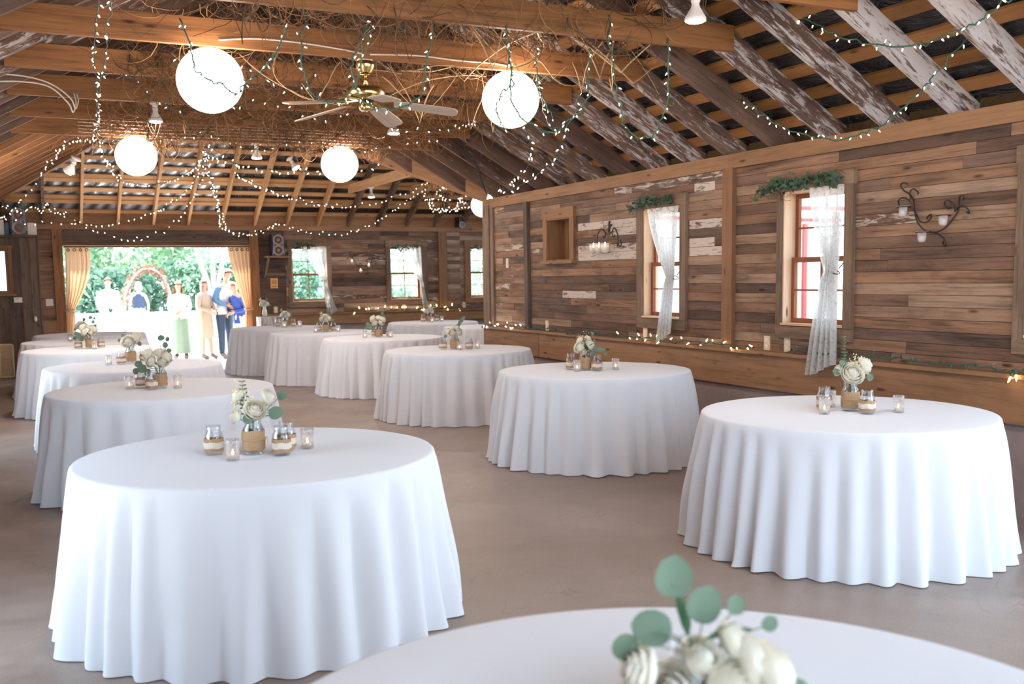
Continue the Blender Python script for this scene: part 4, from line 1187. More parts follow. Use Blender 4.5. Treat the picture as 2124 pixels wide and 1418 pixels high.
# ------------------------------------------------------------------ switches, outlets, small wall things
def plate(label, org, rotz, w=0.075, h=0.12, holes=True, mat='cream_plate', cat='outlet', name='outlet_plate'):
    root = thing(name, label, cat, org, rotz)
    m = MB(); m.box((0, 0.004, 0), (w, 0.008, h)); m.build('cover', mat, root)
    m = MB()
    if holes:
        for s in (-1, 1): m.box((0, 0.0095, s * h * 0.22), (w * 0.42, 0.003, h * 0.25))
    else: m.box((0, 0.012, 0), (0.012, 0.012, 0.026))
    m.build('socket' if holes else 'toggle', 'white_plastic', root)
for a, w_ in ((10.66, 'below the wall niche'), (8.54, 'under the narrower curtained window'), (6.69, 'left of the pair under the right window'), (6.44, 'right of the pair under the right window')):
    plate('pale outlet plate above the ledge, ' + w_, (XR, a, 0.965), Wp)
plate('pale switch plate on the planks near the wall corner', (XR, 11.74, 1.72), Wp, holes=False, cat='light switch', name='light_switch')
for x, w_ in ((4.27, 'near the doorway'), (6.85, 'under the middle back window'), (8.17, 'left of the right back window')):
    plate('small outlet above the back ledge, ' + w_, (x, YB, 0.985), PI)
plate('white double switch on the planks left of the doorway curtain', (0.35, YB, 1.22), PI, 0.12, 0.12, False, 'white_plastic', 'light switch', 'light_switch')
root = thing('thermostat', 'white rounded thermostat on the weathered closet wall', 'thermostat', (-0.135, 18.59, 1.285))
m = MB(); m.box((0, -0.012, 0), (0.125, 0.03, 0.085)); m.build('housing', 'white_plastic', root)
m = MB(); m.box((-0.012, -0.029, 0.018), (0.035, 0.003, 0.008)); m.build('display', 'black_plastic', root)
m = MB(); m.ball((0.108, 18.575, 0.965), 0.04, 14, 8, 0, (0.6, 0.35, 1.1)); tag(m.build('door_knob', 'white_plastic'), 'white oval knob on the weathered closet wall', 'knob')
root = thing('vent_grille', 'cream louvred vent grille low on the closet wall', 'vent', (-0.46, 18.585, 0.29))
m = MB()
for s in (-1, 1): m.box((s * 0.20, 0, 0), (0.02, 0.02, 0.56)); m.box((0, 0, s * 0.27), (0.42, 0.02, 0.02))
m.box((0, 0, 0), (0.02, 0.02, 0.54)); m.build('frame', 'cream_plate', root)
m = MB()
for i in range(26): m.box((0, 0.004, -0.255 + 0.0204 * i), (0.38, 0.012, 0.012), Matrix.Rotation(0.6, 3, 'X'))
m.build('louvres', 'cream_plate', root)
root = thing('framed_mirror', 'mirror in an orange wooden frame on the weathered closet wall', 'mirror', (-0.60, 18.585, 1.76))
m = MB()
for s in (-1, 1): m.box((s * 0.385, -0.01, 0), (0.05, 0.03, 0.76))
m.box((0, -0.01, 0.39), (0.86, 0.035, 0.045)); m.box((0, -0.015, -0.39), (0.9, 0.05, 0.035)); m.build('outer_frame', 'new_wood', root)
m = MB()
for s in (-1, 1): m.box((s * 0.335, -0.006, 0), (0.05, 0.02, 0.74)); m.box((0, -0.006, s * 0.345), (0.62, 0.02, 0.05))
m.build('inner_frame', 'grey_wood', root)
m = MB(); m.box((0, 0.0, 0), (0.62, 0.006, 0.64)); m.build('mirror_glass', 'mirror_glass', root)
m = MB()
for (a, b) in (((-0.14, 1.72), (-0.14, 1.63)), ((-0.14, 1.63), (-0.11, 1.63)), ((-0.095, 1.72), (-0.08, 1.68)), ((-0.065, 1.72), (-0.08, 1.68)), ((-0.08, 1.68), (-0.08, 1.63)), ((-0.045, 1.63), (-0.045, 1.72)), ((-0.045, 1.72), (-0.02, 1.63)), ((-0.02, 1.63), (-0.02, 1.72))):
    m.beam((a[0], 18.583, a[1]), (b[0], 18.583, b[1]), 0.012, 0.012, (0, 1, 0))
tag(m.build('small_lettering', 'letter_brown'), 'small brown lettering on the weathered closet wall right of the mirror', 'sign')
root = thing('wall_plaque', 'small orange plaque with a round emblem below the bracket shelf', 'sign', (4.26, YB, 1.49), PI)
m = MB(); m.box((0, 0.006, 0), (0.14, 0.012, 0.19)); m.build('panel', 'plaque', root)
m = MB(); m.tube([(0.038 * math.cos(a * PI / 10), 0.013, 0.025 + 0.038 * math.sin(a * PI / 10)) for a in range(21)], 0.005, 5, cap=False); m.box((0, 0.0135, 0.025), (0.045, 0.003, 0.02)); m.box((0, 0.0135, -0.055), (0.08, 0.003, 0.02)); m.build('emblem', 'plaque_mark', root)

def speaker(label, org, rotz, w=0.23, h=0.40, d=0.22):
    root = thing('loudspeaker', label, 'speaker', org, rotz, 'loudspeakers')
    m = MB(); m.box((0, 0, h / 2), (w, d, h)); m.box((0, -d / 2 - 0.008, h / 2), (w * 0.92, 0.02, h * 0.98)); m.build('cabinet', 'black_plastic', root)
    RX = Matrix.Rotation(PI / 2, 3, 'X')
    for zc in (0.26, 0.74):
        m = MB(); m.lathe([(w * 0.43, 0), (w * 0.44, 0.012), (w * 0.38, 0.014), (w * 0.36, 0.004)], 28, (0, -d / 2 - 0.017, h * zc), 0, True, RX); g = m.build('woofer_ring', 'silver_plastic', root)
        m = MB(); m.lathe([(w * 0.36, 0.004), (w * 0.15, -0.012 + 0.004), (w * 0.14, 0.0), (0.001, 0.008)], 24, (0, -d / 2 - 0.018, h * zc), 0, True, RX); m.build('cone', 'cone_orange', g)
    m = MB()
    for s in (-1, 1): m.tube([(s * w * 0.45, -d / 2 - 0.02, 0.02), (s * w * 0.36, -d / 2 - 0.03, h * 0.5), (s * w * 0.45, -d / 2 - 0.02, h - 0.02)], 0.008, 6)
    m.build('side_trim', 'silver_plastic', root)
speaker('black loudspeaker with two orange cones on the bracket shelf', (4.29, 19.18, 2.0), 0)
speaker('black loudspeaker with two cones on top of the closet', (-0.05, 18.75, 2.348), 0, 0.25, 0.44)
speaker('small grey loudspeaker on the plate beam near the wall corner', (8.05, 19.25, 2.566), 0.2, 0.16, 0.2, 0.12)
root = thing('bracket_shelf', 'small weathered shelf on slanted legs under the loudspeaker', 'shelf', (4.30, YB, 0), PI)
m = MB(); m.box((0, 0.17, 1.985), (0.44, 0.34, 0.03)); m.build('shelf_board', 'grey_wood', root)
for s in (-1, 1):
    m = MB(); m.beam((s * 0.19, 0.32, 1.97), (s * 0.21, 0.03, 1.62), 0.035, 0.035, (0, 1, 0)); m.build('brace', 'grey_wood', root)
m = MB(); m.box((0, 0.03, 1.66), (0.42, 0.035, 0.06)); m.build('rail', 'grey_wood', root)
m = MB(); m.box((0.135, 18.72, 2.45), (0.15, 0.1, 0.20)); m.box((0.135, 18.668, 2.45), (0.12, 0.006, 0.17)); tag(m.build('white_box', 'white_plastic'), 'white box at the right end of the closet top', 'box')
m = MB(); m.box((-0.235, 18.8, 2.445), (0.06, 0.2, 0.195)); tag(m.build('blue_book', 'shirt_blue'), 'pale blue book standing beside the closet-top loudspeaker', 'book')
m = MB(); m.box((-0.36, 18.75, 2.475), (0.17, 0.03, 0.25)); m.box((-0.39, 18.73, 2.475), (0.03, 0.012, 0.2)); tag(m.build('picture_frame', 'white_plastic'), 'white frame standing at the left end of the closet top', 'frame')

# ================================================================== hanging lights
ty = {k: 4.823 + 1.194 * i for i, k in enumerate('ZBACDEF')}   # tie beams by their place in the photo
ZB = 3.12
def lantern(x, y, z, label, r=0.218):
    root = thing('paper_lantern', label, 'lantern', (x, y, z), 0, 'round paper lanterns')
    m = MB(); prof = []
    n = 46
    for j in range(n * 2 + 1):
        t_ = PI * (0.035 + 0.93 * j / (2 * n)); rr = r * (1 + 0.012 * (1 if j % 2 else -1))
        prof.append((rr * math.sin(t_), -rr * math.cos(t_) * 0.97))
    m.lathe(prof, 40); m.build('paper_shade', 'paper_lantern', root)
    m = MB(); m.tube([(0.03 * math.cos(a * PI / 8), 0.03 * math.sin(a * PI / 8), r * 0.965) for a in range(17)], 0.003, 5, cap=False); m.tube([(0, 0, r * 0.95), (0, 0, ZB - z)], 0.004, 5); m.build('hanging_wire', 'dark_wire', root)
    m = MB(); m.box((0, 0.03, ZB - z + 0.03), (0.10, 0.06, 0.11)); m.build('junction_box', 'junction_brown', root)
lantern(1.205, ty['A'], 2.895, 'large glowing round paper lantern at upper left')
lantern(3.46, ty['A'], 2.905, 'glowing round paper lantern right of the ceiling fan')
lantern(1.175, ty['F'], 2.925, 'smaller-looking glowing paper lantern above the doorway, at the left')
lantern(3.47, ty['F'], 2.915, 'glowing paper lantern below the twigs in the centre distance')
lantern(1.20, ty['Z'] - 2.388, 2.90, 'added unseen paper lantern on the nearest tie beam, left, above the frame')  # extra lantern, added to brighten the near tables
lantern(3.46, ty['Z'] - 2.388, 2.90, 'added unseen paper lantern on the nearest tie beam, right, above the frame')  # second extra lantern, also put in for light on the near tables
lantern(6.95, 15.6, 2.74, 'glowing lantern half hidden behind the wall corner', 0.2)

def flood(x, y, z, label, tilt=0.0, az=0.0, s=1.0):
    root = thing('flood_lamp', label, 'ceiling lamp', (x, y, z), az, 'white flood lamps under the beams')
    root.rotation_euler = (tilt, 0, az); root.scale = (s, s, s)
    m = MB(); m.lathe([(0.001, 0), (0.052, 0), (0.05, -0.012), (0.024, -0.022), (0.022, -0.05), (0.026, -0.055), (0.022, -0.07), (0.001, -0.07)], 20); m.build('socket', 'lamp_white', root)
    m = MB(); m.lathe([(0.020, -0.065), (0.024, -0.09), (0.045, -0.125), (0.060, -0.150), (0.061, -0.162), (0.056, -0.166)], 24); b = m.build('bulb_body', 'lamp_white', root)
    m = MB(); m.lathe([(0.057, -0.163), (0.045, -0.172), (0.001, -0.176)], 24); m.build('lamp_face', 'lamp_face', b)
flood(3.47, ty['Z'], ZB, 'white flood lamp at the top edge near the right tie beam end')
flood(1.12, ty['D'], ZB, 'white flood lamp between the two left lanterns')
flood(3.33, ty['D'], ZB, 'white flood lamp below the right fan blade')
flood(2.50, ty['F'] + 0.05, ZB, 'white flood lamp in the centre distance above the doorway')
flood(1.35, 12.3, ZB, 'greyish flood lamp right behind the distant left lantern')
flood(5.49, 17.08, ZB, 'white flood lamp under the pale tie beam of the wing')
flood(5.6, 13.9, 3.02, 'flood lamp glowing at the brown valley beam')
flood(0.62, 13.05, 3.0, 'tilted flood lamp by the left roof edge', 0.7, 0.8, 1.2)
flood(3.35, 14.0, 3.2, 'tilted flood lamp beside the centre lantern', -0.6, 0.9)

# ceiling fan
FX, FY = 2.30, ty['A']
root = thing('ceiling_fan', 'brass ceiling fan with whitewashed wooden blades', 'fan', (FX, FY, 0))
m = MB(); m.box((0, 0.02, 3.125), (0.1, 0.08, 0.05)); m.build('mounting_box', 'lamp_white', root)
m = MB(); m.lathe([(0.001, 3.10), (0.070, 3.10), (0.070, 3.075), (0.062, 3.05), (0.045, 3.025), (0.042, 3.015), (0.001, 3.012)], 28); m.build('canopy', 'brass', root)
m = MB(); m.tube([(0, 0, 3.02), (0, 0, 2.92)], 0.011, 12); m.lathe([(0.018, 2.955), (0.018, 2.925), (0.001, 2.925)], 12); m.build('downrod', 'brass', root)
m = MB(); m.lathe([(0.001, 2.93), (0.06, 2.928), (0.125, 2.915), (0.14, 2.905), (0.14, 2.855), (0.13, 2.845), (0.07, 2.84), (0.06, 2.83), (0.001, 2.83)], 40); mo = m.build('motor_housing', 'brass', root)
m = MB(); m.lathe([(0.062, 2.838), (0.05, 2.815), (0.001, 2.815)], 24); m.build('flywheel', 'black_iron', mo)
m = MB(); m.lathe([(0.001, 2.82), (0.05, 2.818), (0.053, 2.765), (0.045, 2.758), (0.001, 2.755)], 28); m.build('switch_cup', 'brass', root)
def blade_mesh():
    m = MB(); pts = []
    prof = [(0.20, 0.050), (0.24, 0.058), (0.40, 0.066), (0.58, 0.070), (0.635, 0.066), (0.66, 0.045), (0.667, 0.0)]
    L = [(x, w) for x, w in prof] + [(x, -w) for x, w in reversed(prof[:-1])]
    Rx = Matrix.Rotation(0.13, 3, 'Y') @ Matrix.Rotation(-0.22, 3, 'X')
    n = len(L)
    for z in (0.0, 0.008): 
        for x, w in L: m.v.append(tuple(Rx @ Vector((x, w, z))))
    g = [(v[0] * 1.0, v[1] * 1.0, 0.3) for v in m.v]
    m.face(list(reversed(range(n))), [g[i] for i in reversed(range(n))]); m.face(list(range(n, 2 * n)), g[n:])
    for i in range(n):
        j = (i + 1) % n; m.face((i, j, j + n, i + n))
    me = m.mesh('blade', 'fan_wood')
    m = MB(); m.box((0.13, 0, 0.008), (0.16, 0.022, 0.008)); m.box((0.22, 0.02, 0.004), (0.06, 0.016, 0.006)); m.box((0.22, -0.02, 0.004), (0.06, 0.016, 0.006))
    return me, m.mesh('blade_arm', 'brass')
bm_, am_ = blade_mesh()
for k in range(5):
    a = math.radians(52 + 72 * k)
    b = link('blade', bm_, root, (0, 0, 2.825), a)
    link('blade_arm', am_, b)

# ------------------------------------------------------------------ fairy light strands
def bulb_mesh(name, mat, wire):
    m = MB()
    m.lathe([(0.0045, 0.0), (0.0055, -0.006), (0.0045, -0.020)], 6, (0, 0, 0), 1)
    m.lathe([(0.0038, -0.019), (0.0052, -0.027), (0.0034, -0.038), (0.0005, -0.046)], 6, (0, 0, 0), 0)
    return m.mesh(name, [mat, wire])
BU = {'warm': bulb_mesh('bulb', 'bulb_warm', 'green_wire'), 'yellow': bulb_mesh('bulb_yellow', 'bulb_yellow', 'green_wire'), 'off': bulb_mesh('bulb_unlit', 'jar_glass', 'green_wire')}
NB = [0]
def strand(label, pts, step=0.13, kind='warm', seed=0, s=1.0, up=0.25, wire='dark_wire', sag=True):
    R = random.Random(seed + 77)
    root = thing('fairy_light_strand', label, 'string lights', (0, 0, 0), 0, 'fairy light strands')
    P = smooth(pts, 6)
    P = [p + Vector((R.gauss(0, .008), R.gauss(0, .008), R.gauss(0, .008))) for p in P]
    m = MB(); m.tube(P, 0.0052 if wire == 'green_wire' else 0.0036, 5); m.build('wire', wire, root)
    L = 0; nxt = step * 0.5; n = 0
    for a, b in zip(P, P[1:]):
        d = (b - a).length
        while nxt < L + d and n < 98:
            p = a.lerp(b, (nxt - L) / d)
            o = link('bulb', BU[kind], root, p)
            fl = PI if R.random() < up else 0
            o.rotation_euler = (fl + R.uniform(-1.0, 1.0), R.uniform(-1.0, 1.0), R.uniform(0, 6))
            o.scale = (s, s, s); n += 1
            nxt += step * R.uniform(0.7, 1.3)
        L += d
    NB[0] += n
S_ = 0.8
strand('fairy lights swagging over the nearest right rafters at top right', [(4.75, 5.77, 3.40), (4.75, 5.52, 3.27), (4.75, 5.24, 3.13), (4.75, 4.98, 2.99), (4.75, 4.62, 2.88), (4.75, 4.33, 2.85), (4.75, 4.13, 2.87), (4.75, 3.95, 2.91), (4.75, 3.7, 3.0)], 0.075, 'warm', 1, S_, wire='green_wire')
strand('long fairy light swag along the top of the right wall', [(5.2, 6.85, 3.02), (5.2, 6.66, 2.93), (5.2, 6.48, 2.84), (5.2, 6.30, 2.72), (5.2, 6.03, 2.60), (5.2, 5.77, 2.513), (5.2, 5.52, 2.466), (5.2, 5.25, 2.49), (5.2, 5.04, 2.545), (5.2, 4.85, 2.65), (5.2, 4.74, 2.74), (5.2, 4.56, 2.86), (5.2, 4.3, 3.0)], 0.085, 'warm', 2, S_, wire='green_wire')
strand('fairy lights running under the tie beams along the left', [(0.42, 4.3, 3.12), (0.45, 6.2, 3.09), (0.50, 7.4, 3.06), (0.57, 8.5, 3.10), (0.64, 9.4, 3.05), (0.70, 10.7, 3.06), (0.72, 11.9, 3.08)], 0.17, 'warm', 3, S_)
strand('second fairy light strand hanging beside the left tie beam run', [(0.50, 5.0, 3.28), (0.52, 6.5, 3.10), (0.57, 7.6, 3.02), (0.60, 8.6, 3.07), (0.66, 9.7, 3.0), (0.72, 10.8, 3.05), (0.80, 11.6, 3.02), (1.3, 11.9, 3.08)], 0.2, 'warm', 4, S_)
strand('fairy lights following the left roof edge down to the closet', [(0.75, 12.0, 3.1), (0.55, 13.3, 3.2), (0.36, 15.0, 3.12), (0.11, 15.5, 2.80), (-0.15, 16.0, 2.56), (-0.28, 16.3, 2.47)], 0.11, 'warm', 5, 0.92)
strand('low fairy light swag across the top of the big doorway, left', [(0.35, 17.5, 2.8), (0.71, 17.3, 2.53), (1.03, 17.0, 2.35), (1.42, 16.7, 2.21), (1.73, 16.3, 2.22), (1.98, 16.0, 2.37), (2.23, 15.5, 2.69), (2.42, 15.0, 3.2)], 0.12, 'warm', 6, 0.92)
strand('fairy light swag from the closet top to the distant tie beam', [(-0.3, 17.5, 2.57), (0.1, 17.5, 2.48), (0.5, 17.3, 2.49), (0.9, 17.0, 2.44), (1.27, 16.5, 2.44), (1.64, 16.0, 2.54), (1.87, 15.0, 2.62), (2.06, 14.0, 2.83), (2.01, 12.1, 3.1)], 0.14, 'warm', 7, 0.92)
strand('fairy lights bunched over the closet corner', [(-0.4, 17.0, 2.62), (-0.2, 17.0, 2.7), (0.0, 17.1, 2.62), (0.15, 17.2, 2.72), (0.3, 17.3, 2.66), (0.33, 17.4, 2.78), (0.45, 17.4, 2.66), (0.7, 17.5, 2.62)], 0.06, 'warm', 8, 0.92)
strand('fairy lights falling from the tie beam to the post right of the doorway', [(2.05, 12.3, 3.05), (2.1, 13.0, 3.04), (2.42, 14.5, 2.75), (2.86, 16.5, 2.55), (3.16, 17.5, 2.4), (3.64, 18.3, 2.37), (4.09, 18.8, 2.45), (4.32, 19.2, 2.62)], 0.26, 'warm', 9, 0.92)
strand('dense fairy light swag over the right end of the doorway', [(2.10, 13.0, 2.9), (2.55, 15.0, 2.68), (2.9, 17.0, 2.46), (3.3, 18.0, 2.36), (3.7, 18.5, 2.38), (4.0, 18.8, 2.50), (4.32, 19.2, 2.62)], 0.17, 'warm', 10, 0.92)
strand('fairy light swag under the plate beam above the back windows', [(4.32, 19.2, 2.62), (4.67, 19.0, 2.47), (5.17, 18.8, 2.41), (5.55, 18.5, 2.42), (5.86, 18.3, 2.56), (6.15, 18.0, 2.76), (6.35, 17.5, 2.99), (6.5, 17.0, 3.15)], 0.10, 'warm', 11, 0.92)
strand('wide fairy light swag across the roof end above the middle window', [(2.41, 13.0, 2.87), (2.94, 14.0, 2.82), (3.57, 15.0, 2.76), (4.13, 15.5, 2.7), (4.73, 16.0, 2.71), (5.22, 16.0, 2.78), (5.64, 16.0, 2.9), (5.88, 15.5, 3.06), (6.01, 15.0, 3.2)], 0.10, 'warm', 12, 0.92)
strand('upper fairy light swag crossing the pale end rafters', [(1.9, 12.1, 3.05), (2.3, 12.8, 3.0), (2.9, 13.3, 2.97), (3.5, 13.6, 2.98), (4.1, 13.7, 3.02), (4.6, 13.7, 3.12)], 0.10, 'warm', 13, 1.3)
strand('fairy lights wound around the distant hanging twig cluster', [(5.68, 15.0, 2.9), (5.76, 15.0, 2.72), (5.88, 15.0, 2.59), (6.04, 15.1, 2.65), (6.2, 15.0, 2.61), (6.33, 15.2, 2.77), (6.46, 15.0, 2.92), (6.17, 15.0, 2.99), (5.92, 15.1, 2.91), (6.08, 15.0, 2.78), (5.8, 15.1, 2.8), (6.0, 15.2, 2.62), (6.4, 15.1, 2.68)], 0.05, 'warm', 14, 0.92)
strand('short fairy light bunch beside the half hidden lantern', [(6.6, 15.8, 2.86), (6.8, 16.0, 2.8), (6.97, 16.0, 2.66), (7.15, 16.0, 2.60), (7.3, 16.0, 2.63)], 0.05, 'warm', 15, 0.92)
strand('fairy light loop hanging beside the right lantern', [(2.848, 5.985, 3.143), (2.877, 5.985, 2.872), (2.896, 5.985, 2.641), (3.118, 5.985, 2.486), (3.330, 5.985, 2.583), (3.427, 5.985, 2.737), (3.466, 5.985, 3.046)], 0.095, 'warm', 16, S_, wire='green_wire')
strand('fairy light loop hanging below the tie beam right of the lanterns', [(3.612, 5.985, 3.271), (3.634, 5.985, 2.993), (3.666, 5.985, 2.769), (3.741, 5.985, 2.534), (3.901, 5.985, 2.480), (3.997, 5.985, 2.566), (4.083, 5.985, 2.769), (4.093, 5.985, 3.154)], 0.09, 'warm', 17, S_, wire='green_wire')
strand('fairy light loop in front of the ceiling fan, left side', [(2.01, 6.4, 3.29), (2.06, 6.4, 3.13), (2.04, 6.4, 2.98), (1.92, 6.4, 2.70), (1.82, 6.4, 2.67), (1.67, 6.4, 2.73), (1.63, 6.4, 2.95), (1.66, 6.4, 3.21)], 0.085, 'warm', 18, S_, wire='green_wire')
strand('fairy light loop in front of the ceiling fan, right side', [(2.42, 6.3, 3.32), (2.48, 6.3, 3.15), (2.42, 6.3, 2.96), (2.4, 6.3, 2.77), (2.3, 6.3, 2.66), (2.1, 6.3, 2.62), (1.96, 6.3, 2.71), (1.94, 6.3, 2.92), (2.06, 6.3, 3.15)], 0.085, 'warm', 19, S_, wire='green_wire')
strand('fairy lights falling down the right slope to the wall top', [(3.9, 8.0, 3.2), (4.48, 9.0, 3.0), (5.03, 10.0, 2.80), (5.40, 11.3, 2.70), (5.5, 11.8, 2.62), (5.45, 11.3, 2.62), (5.2, 10.0, 2.70), (4.88, 9.0, 2.85), (4.57, 8.3, 3.05)], 0.2, 'warm', 20, 1.3)
strand('fairy light loop low under the tie beam beyond the right lantern', [(3.71, 7.25, 3.13), (3.79, 7.25, 2.80), (3.88, 7.25, 2.70), (4.01, 7.25, 2.76), (4.11, 7.25, 3.05)], 0.09, 'warm', 21, S_)
strand('fairy lights draped over the upper left lantern', [(0.98, 6.86, 3.2), (1.034, 6.86, 3.038), (1.052, 6.86, 2.904), (1.135, 6.86, 2.835), (1.213, 6.86, 2.819), (1.309, 6.86, 2.755), (1.365, 6.86, 2.841), (1.438, 6.86, 2.887), (1.55, 6.8, 3.0), (1.6, 6.6, 3.15)], 0.075, 'warm', 22, S_, wire='green_wire')
strand('fairy lights hanging over the left face of the right lantern', [(3.26, 6.86, 3.24), (3.281, 6.86, 3.137), (3.307, 6.86, 3.035), (3.317, 6.86, 2.94), (3.23, 6.86, 2.886), (3.178, 6.86, 2.803), (3.184, 6.86, 2.718), (3.25, 6.86, 2.62)], 0.075, 'warm', 30, S_, wire='green_wire')
strand('fairy lights hanging over the right face of the right lantern', [(3.5, 6.86, 3.25), (3.506, 6.86, 3.154), (3.509, 6.86, 3.015), (3.528, 6.86, 2.929), (3.567, 6.86, 2.861), (3.60, 6.86, 2.79), (3.66, 6.86, 2.70)], 0.075, 'warm', 31, S_, wire='green_wire')
strand('fairy lights crossing the top edge beside the upper twig mass', [(1.6, 5.2, 3.32), (1.85, 5.2, 3.16), (2.1, 5.2, 3.12), (2.35, 5.2, 3.14), (2.5, 5.2, 3.22), (2.6, 5.2, 3.35)], 0.08, 'warm', 23, S_, wire='green_wire')
strand('swagging fairy lights between two middle tie beams, left', [(0.75, ty['C'], 3.12), (1.0, 8.6, 2.98), (1.3, 8.8, 2.94), (1.7, 8.9, 3.02), (2.0, 9.0, 3.08), (2.3, 8.9, 2.96), (2.6, 8.8, 2.98), (2.9, ty['C'], 3.12)], 0.12, 'warm', 24, S_)
strand('swagging fairy lights between two distant tie beams', [(0.8, ty['E'], 3.12), (1.3, 10.9, 2.98), (1.8, 11.0, 3.06), (2.3, 11.1, 2.95), (2.8, 11.1, 3.05), (3.3, 11.0, 2.96), (3.8, 11.0, 3.04), (4.3, ty['E'], 3.10)], 0.12, 'warm', 25, S_)
strand('fairy lights between the fan and the flood lamp behind it', [(2.7, ty['C'], 3.1), (2.95, 8.7, 2.92), (3.3, 8.9, 2.88), (3.7, 9.0, 2.95), (4.0, 9.3, 3.05), (4.2, ty['D'], 3.12)], 0.11, 'warm', 26, S_)
strand('fairy lights zigzagging under the third tie beam from the left', [(1.0, 7.6, 3.14), (1.25, 7.7, 3.0), (1.55, 7.7, 3.08), (1.85, 7.8, 2.96), (2.1, 7.8, 3.12)], 0.11, 'warm', 27, S_)
strand('fairy light swag in front of the film-covered roof end above the doorway', [(0.8, 12.0, 3.08), (0.95, 13.0, 2.95), (1.2, 14.0, 2.85), (1.6, 14.5, 2.84), (1.9, 14.0, 2.92), (2.03, 12.8, 3.02)], 0.11, 'warm', 28, 0.92)
# on the ledges
strand('lit fairy lights lying on the right ledge under the narrower window', [(5.47, 8.95, 0.925), (5.49, 8.5, 0.93), (5.46, 8.1, 0.925), (5.49, 7.7, 0.93), (5.47, 7.3, 0.925), (5.48, 6.9, 0.93), (5.47, 6.72, 0.925)], 0.115, 'yellow', 40, 1.2, 0.5, 'green_wire')
strand('lit fairy lights on the right ledge at the wall corner', [(5.47, 12.38, 0.935), (5.49, 12.0, 0.925), (5.47, 11.6, 0.93), (5.48, 11.1, 0.925)], 0.10, 'warm', 41, 1.2, 0.6, 'green_wire')
strand('unlit green fairy light strand on the right ledge near the wall end', [(5.47, 5.75, 0.925), (5.49, 5.4, 0.93), (5.46, 5.0, 0.925), (5.48, 4.6, 0.93), (5.47, 4.3, 0.925)], 0.09, 'off', 42, 1.3, 0.6, 'green_wire')
strand('unlit green wire strand on the right ledge below the niche', [(5.47, 11.0, 0.925), (5.49, 10.4, 0.93), (5.46, 9.8, 0.925), (5.48, 9.3, 0.93), (5.47, 9.0, 0.925)], 0.12, 'off', 43, 1.2, 0.6, 'green_wire')
strand('unlit strand on the right ledge between the outlets and curtain tail', [(5.47, 6.35, 0.925), (5.49, 6.2, 0.93), (5.46, 6.0, 0.925), (5.48, 5.85, 0.93)], 0.09, 'off', 44, 1.2, 0.6, 'green_wire')
strand('last lit bulbs of the ledge strand at the right edge', [(5.47, 4.3, 0.925), (5.48, 4.2, 0.93), (5.47, 4.1, 0.925)], 0.07, 'yellow', 45, 1.6, 0.6, 'green_wire')
strand('lit fairy lights along the back wall ledge', [(5.75, 19.32, 0.935), (6.3, 19.3, 0.93), (6.9, 19.32, 0.94), (7.5, 19.3, 0.935), (8.1, 19.32, 0.94)], 0.125, 'yellow', 46, 1.9, 0.5, 'green_wire')

# ------------------------------------------------------------------ twigs and cables
def twigs(label, x0, x1, y, z, n, seed, sx=0.0, drop=0.25, mat='twig', L=(0.3, 0.9), r=(0.0022, 0.0055), ys=0.12, zs=0.06):
    R = random.Random(seed); m = MB()
    for k in range(n):
        p = Vector((R.uniform(x0, x1), y + R.gauss(0, ys), z + R.gauss(0, zs)))
        d = Vector((R.uniform(-1, 1), R.uniform(-.6, .6), R.uniform(-1.0, .4))).normalized()
        ln = R.uniform(*L); ns = 11 if mat != 'twig_pale' else 16; curl = R.choice((-1, 1)) * (R.uniform(0.15, 0.7) if mat != 'twig_pale' else R.uniform(0.0, 0.12)); ax = Vector((R.uniform(-.5, .5), 1, R.uniform(-.5, .5))).normalized()
        q = Matrix.Rotation(curl, 3, ax); pts = [p]
        for i in range(ns):
            d = (q @ d + Vector((R.gauss(0, .12), R.gauss(0, .12), R.gauss(0, .12) - 0.03)) * (1 if mat != 'twig_pale' else 0.45)).normalized()
            p = p + d * ln / ns
            if p.z < z - drop: d.z = abs(d.z)
            pts.append(p.copy())
        rr = R.uniform(*r)
        m.tube(pts, [rr * (1 - 0.6 * i / ns) for i in range(ns + 1)], 3, 0, False, True, R.random())
    tag(m.build('twig_garland', mat), label, 'twigs', 'dry twig garlands in the beams')
twigs('dry curly twigs heaped over the second tie beam in view', 0.9, 4.3, ty['B'] + 0.1, 3.30, 202, 1, 0, 0.30, 'twig_dark')
twigs('tan twigs hanging in front of the second tie beam', 1.2, 4.0, ty['B'] - 0.05, 3.26, 81, 2, 0, 0.30, 'twig')
twigs('dense tan twig mass above the third tie beam in view', 0.8, 4.3, ty['A'] + 0.15, 3.36, 202, 3, 0, 0.35, 'twig')
twigs('dark twig bunch above the third tie beam', 1.5, 3.9, ty['A'] + 0.3, 3.38, 110, 4, 0, 0.3, 'twig_dark')
twigs('brown twigs trailing from the tie beam behind the fan', 0.9, 4.2, ty['C'] + 0.1, 3.26, 229, 5, 0, 0.35, 'twig')
twigs('dark vines wrapping the tie beam behind the fan', 1.0, 3.9, ty['C'] - 0.05, 3.22, 120, 6, 0, 0.25, 'twig_dark', ys=0.06)
twigs('tangled twigs under the fifth tie beam in view', 0.8, 4.3, ty['D'], 3.18, 270, 7, 0, 0.32, 'twig')
twigs('dark twigs tangled around the fifth tie beam', 0.9, 4.1, ty['D'] + 0.05, 3.2, 120, 8, 0, 0.3, 'twig_dark')
twigs('twig tangle along the sixth tie beam in view', 0.7, 4.3, ty['E'], 3.17, 270, 9, 0, 0.30, 'twig')
twigs('dark twig tangle along the sixth tie beam', 0.8, 4.2, ty['E'] + 0.05, 3.17, 130, 10, 0, 0.30, 'twig_dark')
twigs('twig tangle on the farthest tie beam', 0.5, 4.3, ty['F'], 3.2, 190, 11, 0, 0.25, 'twig')
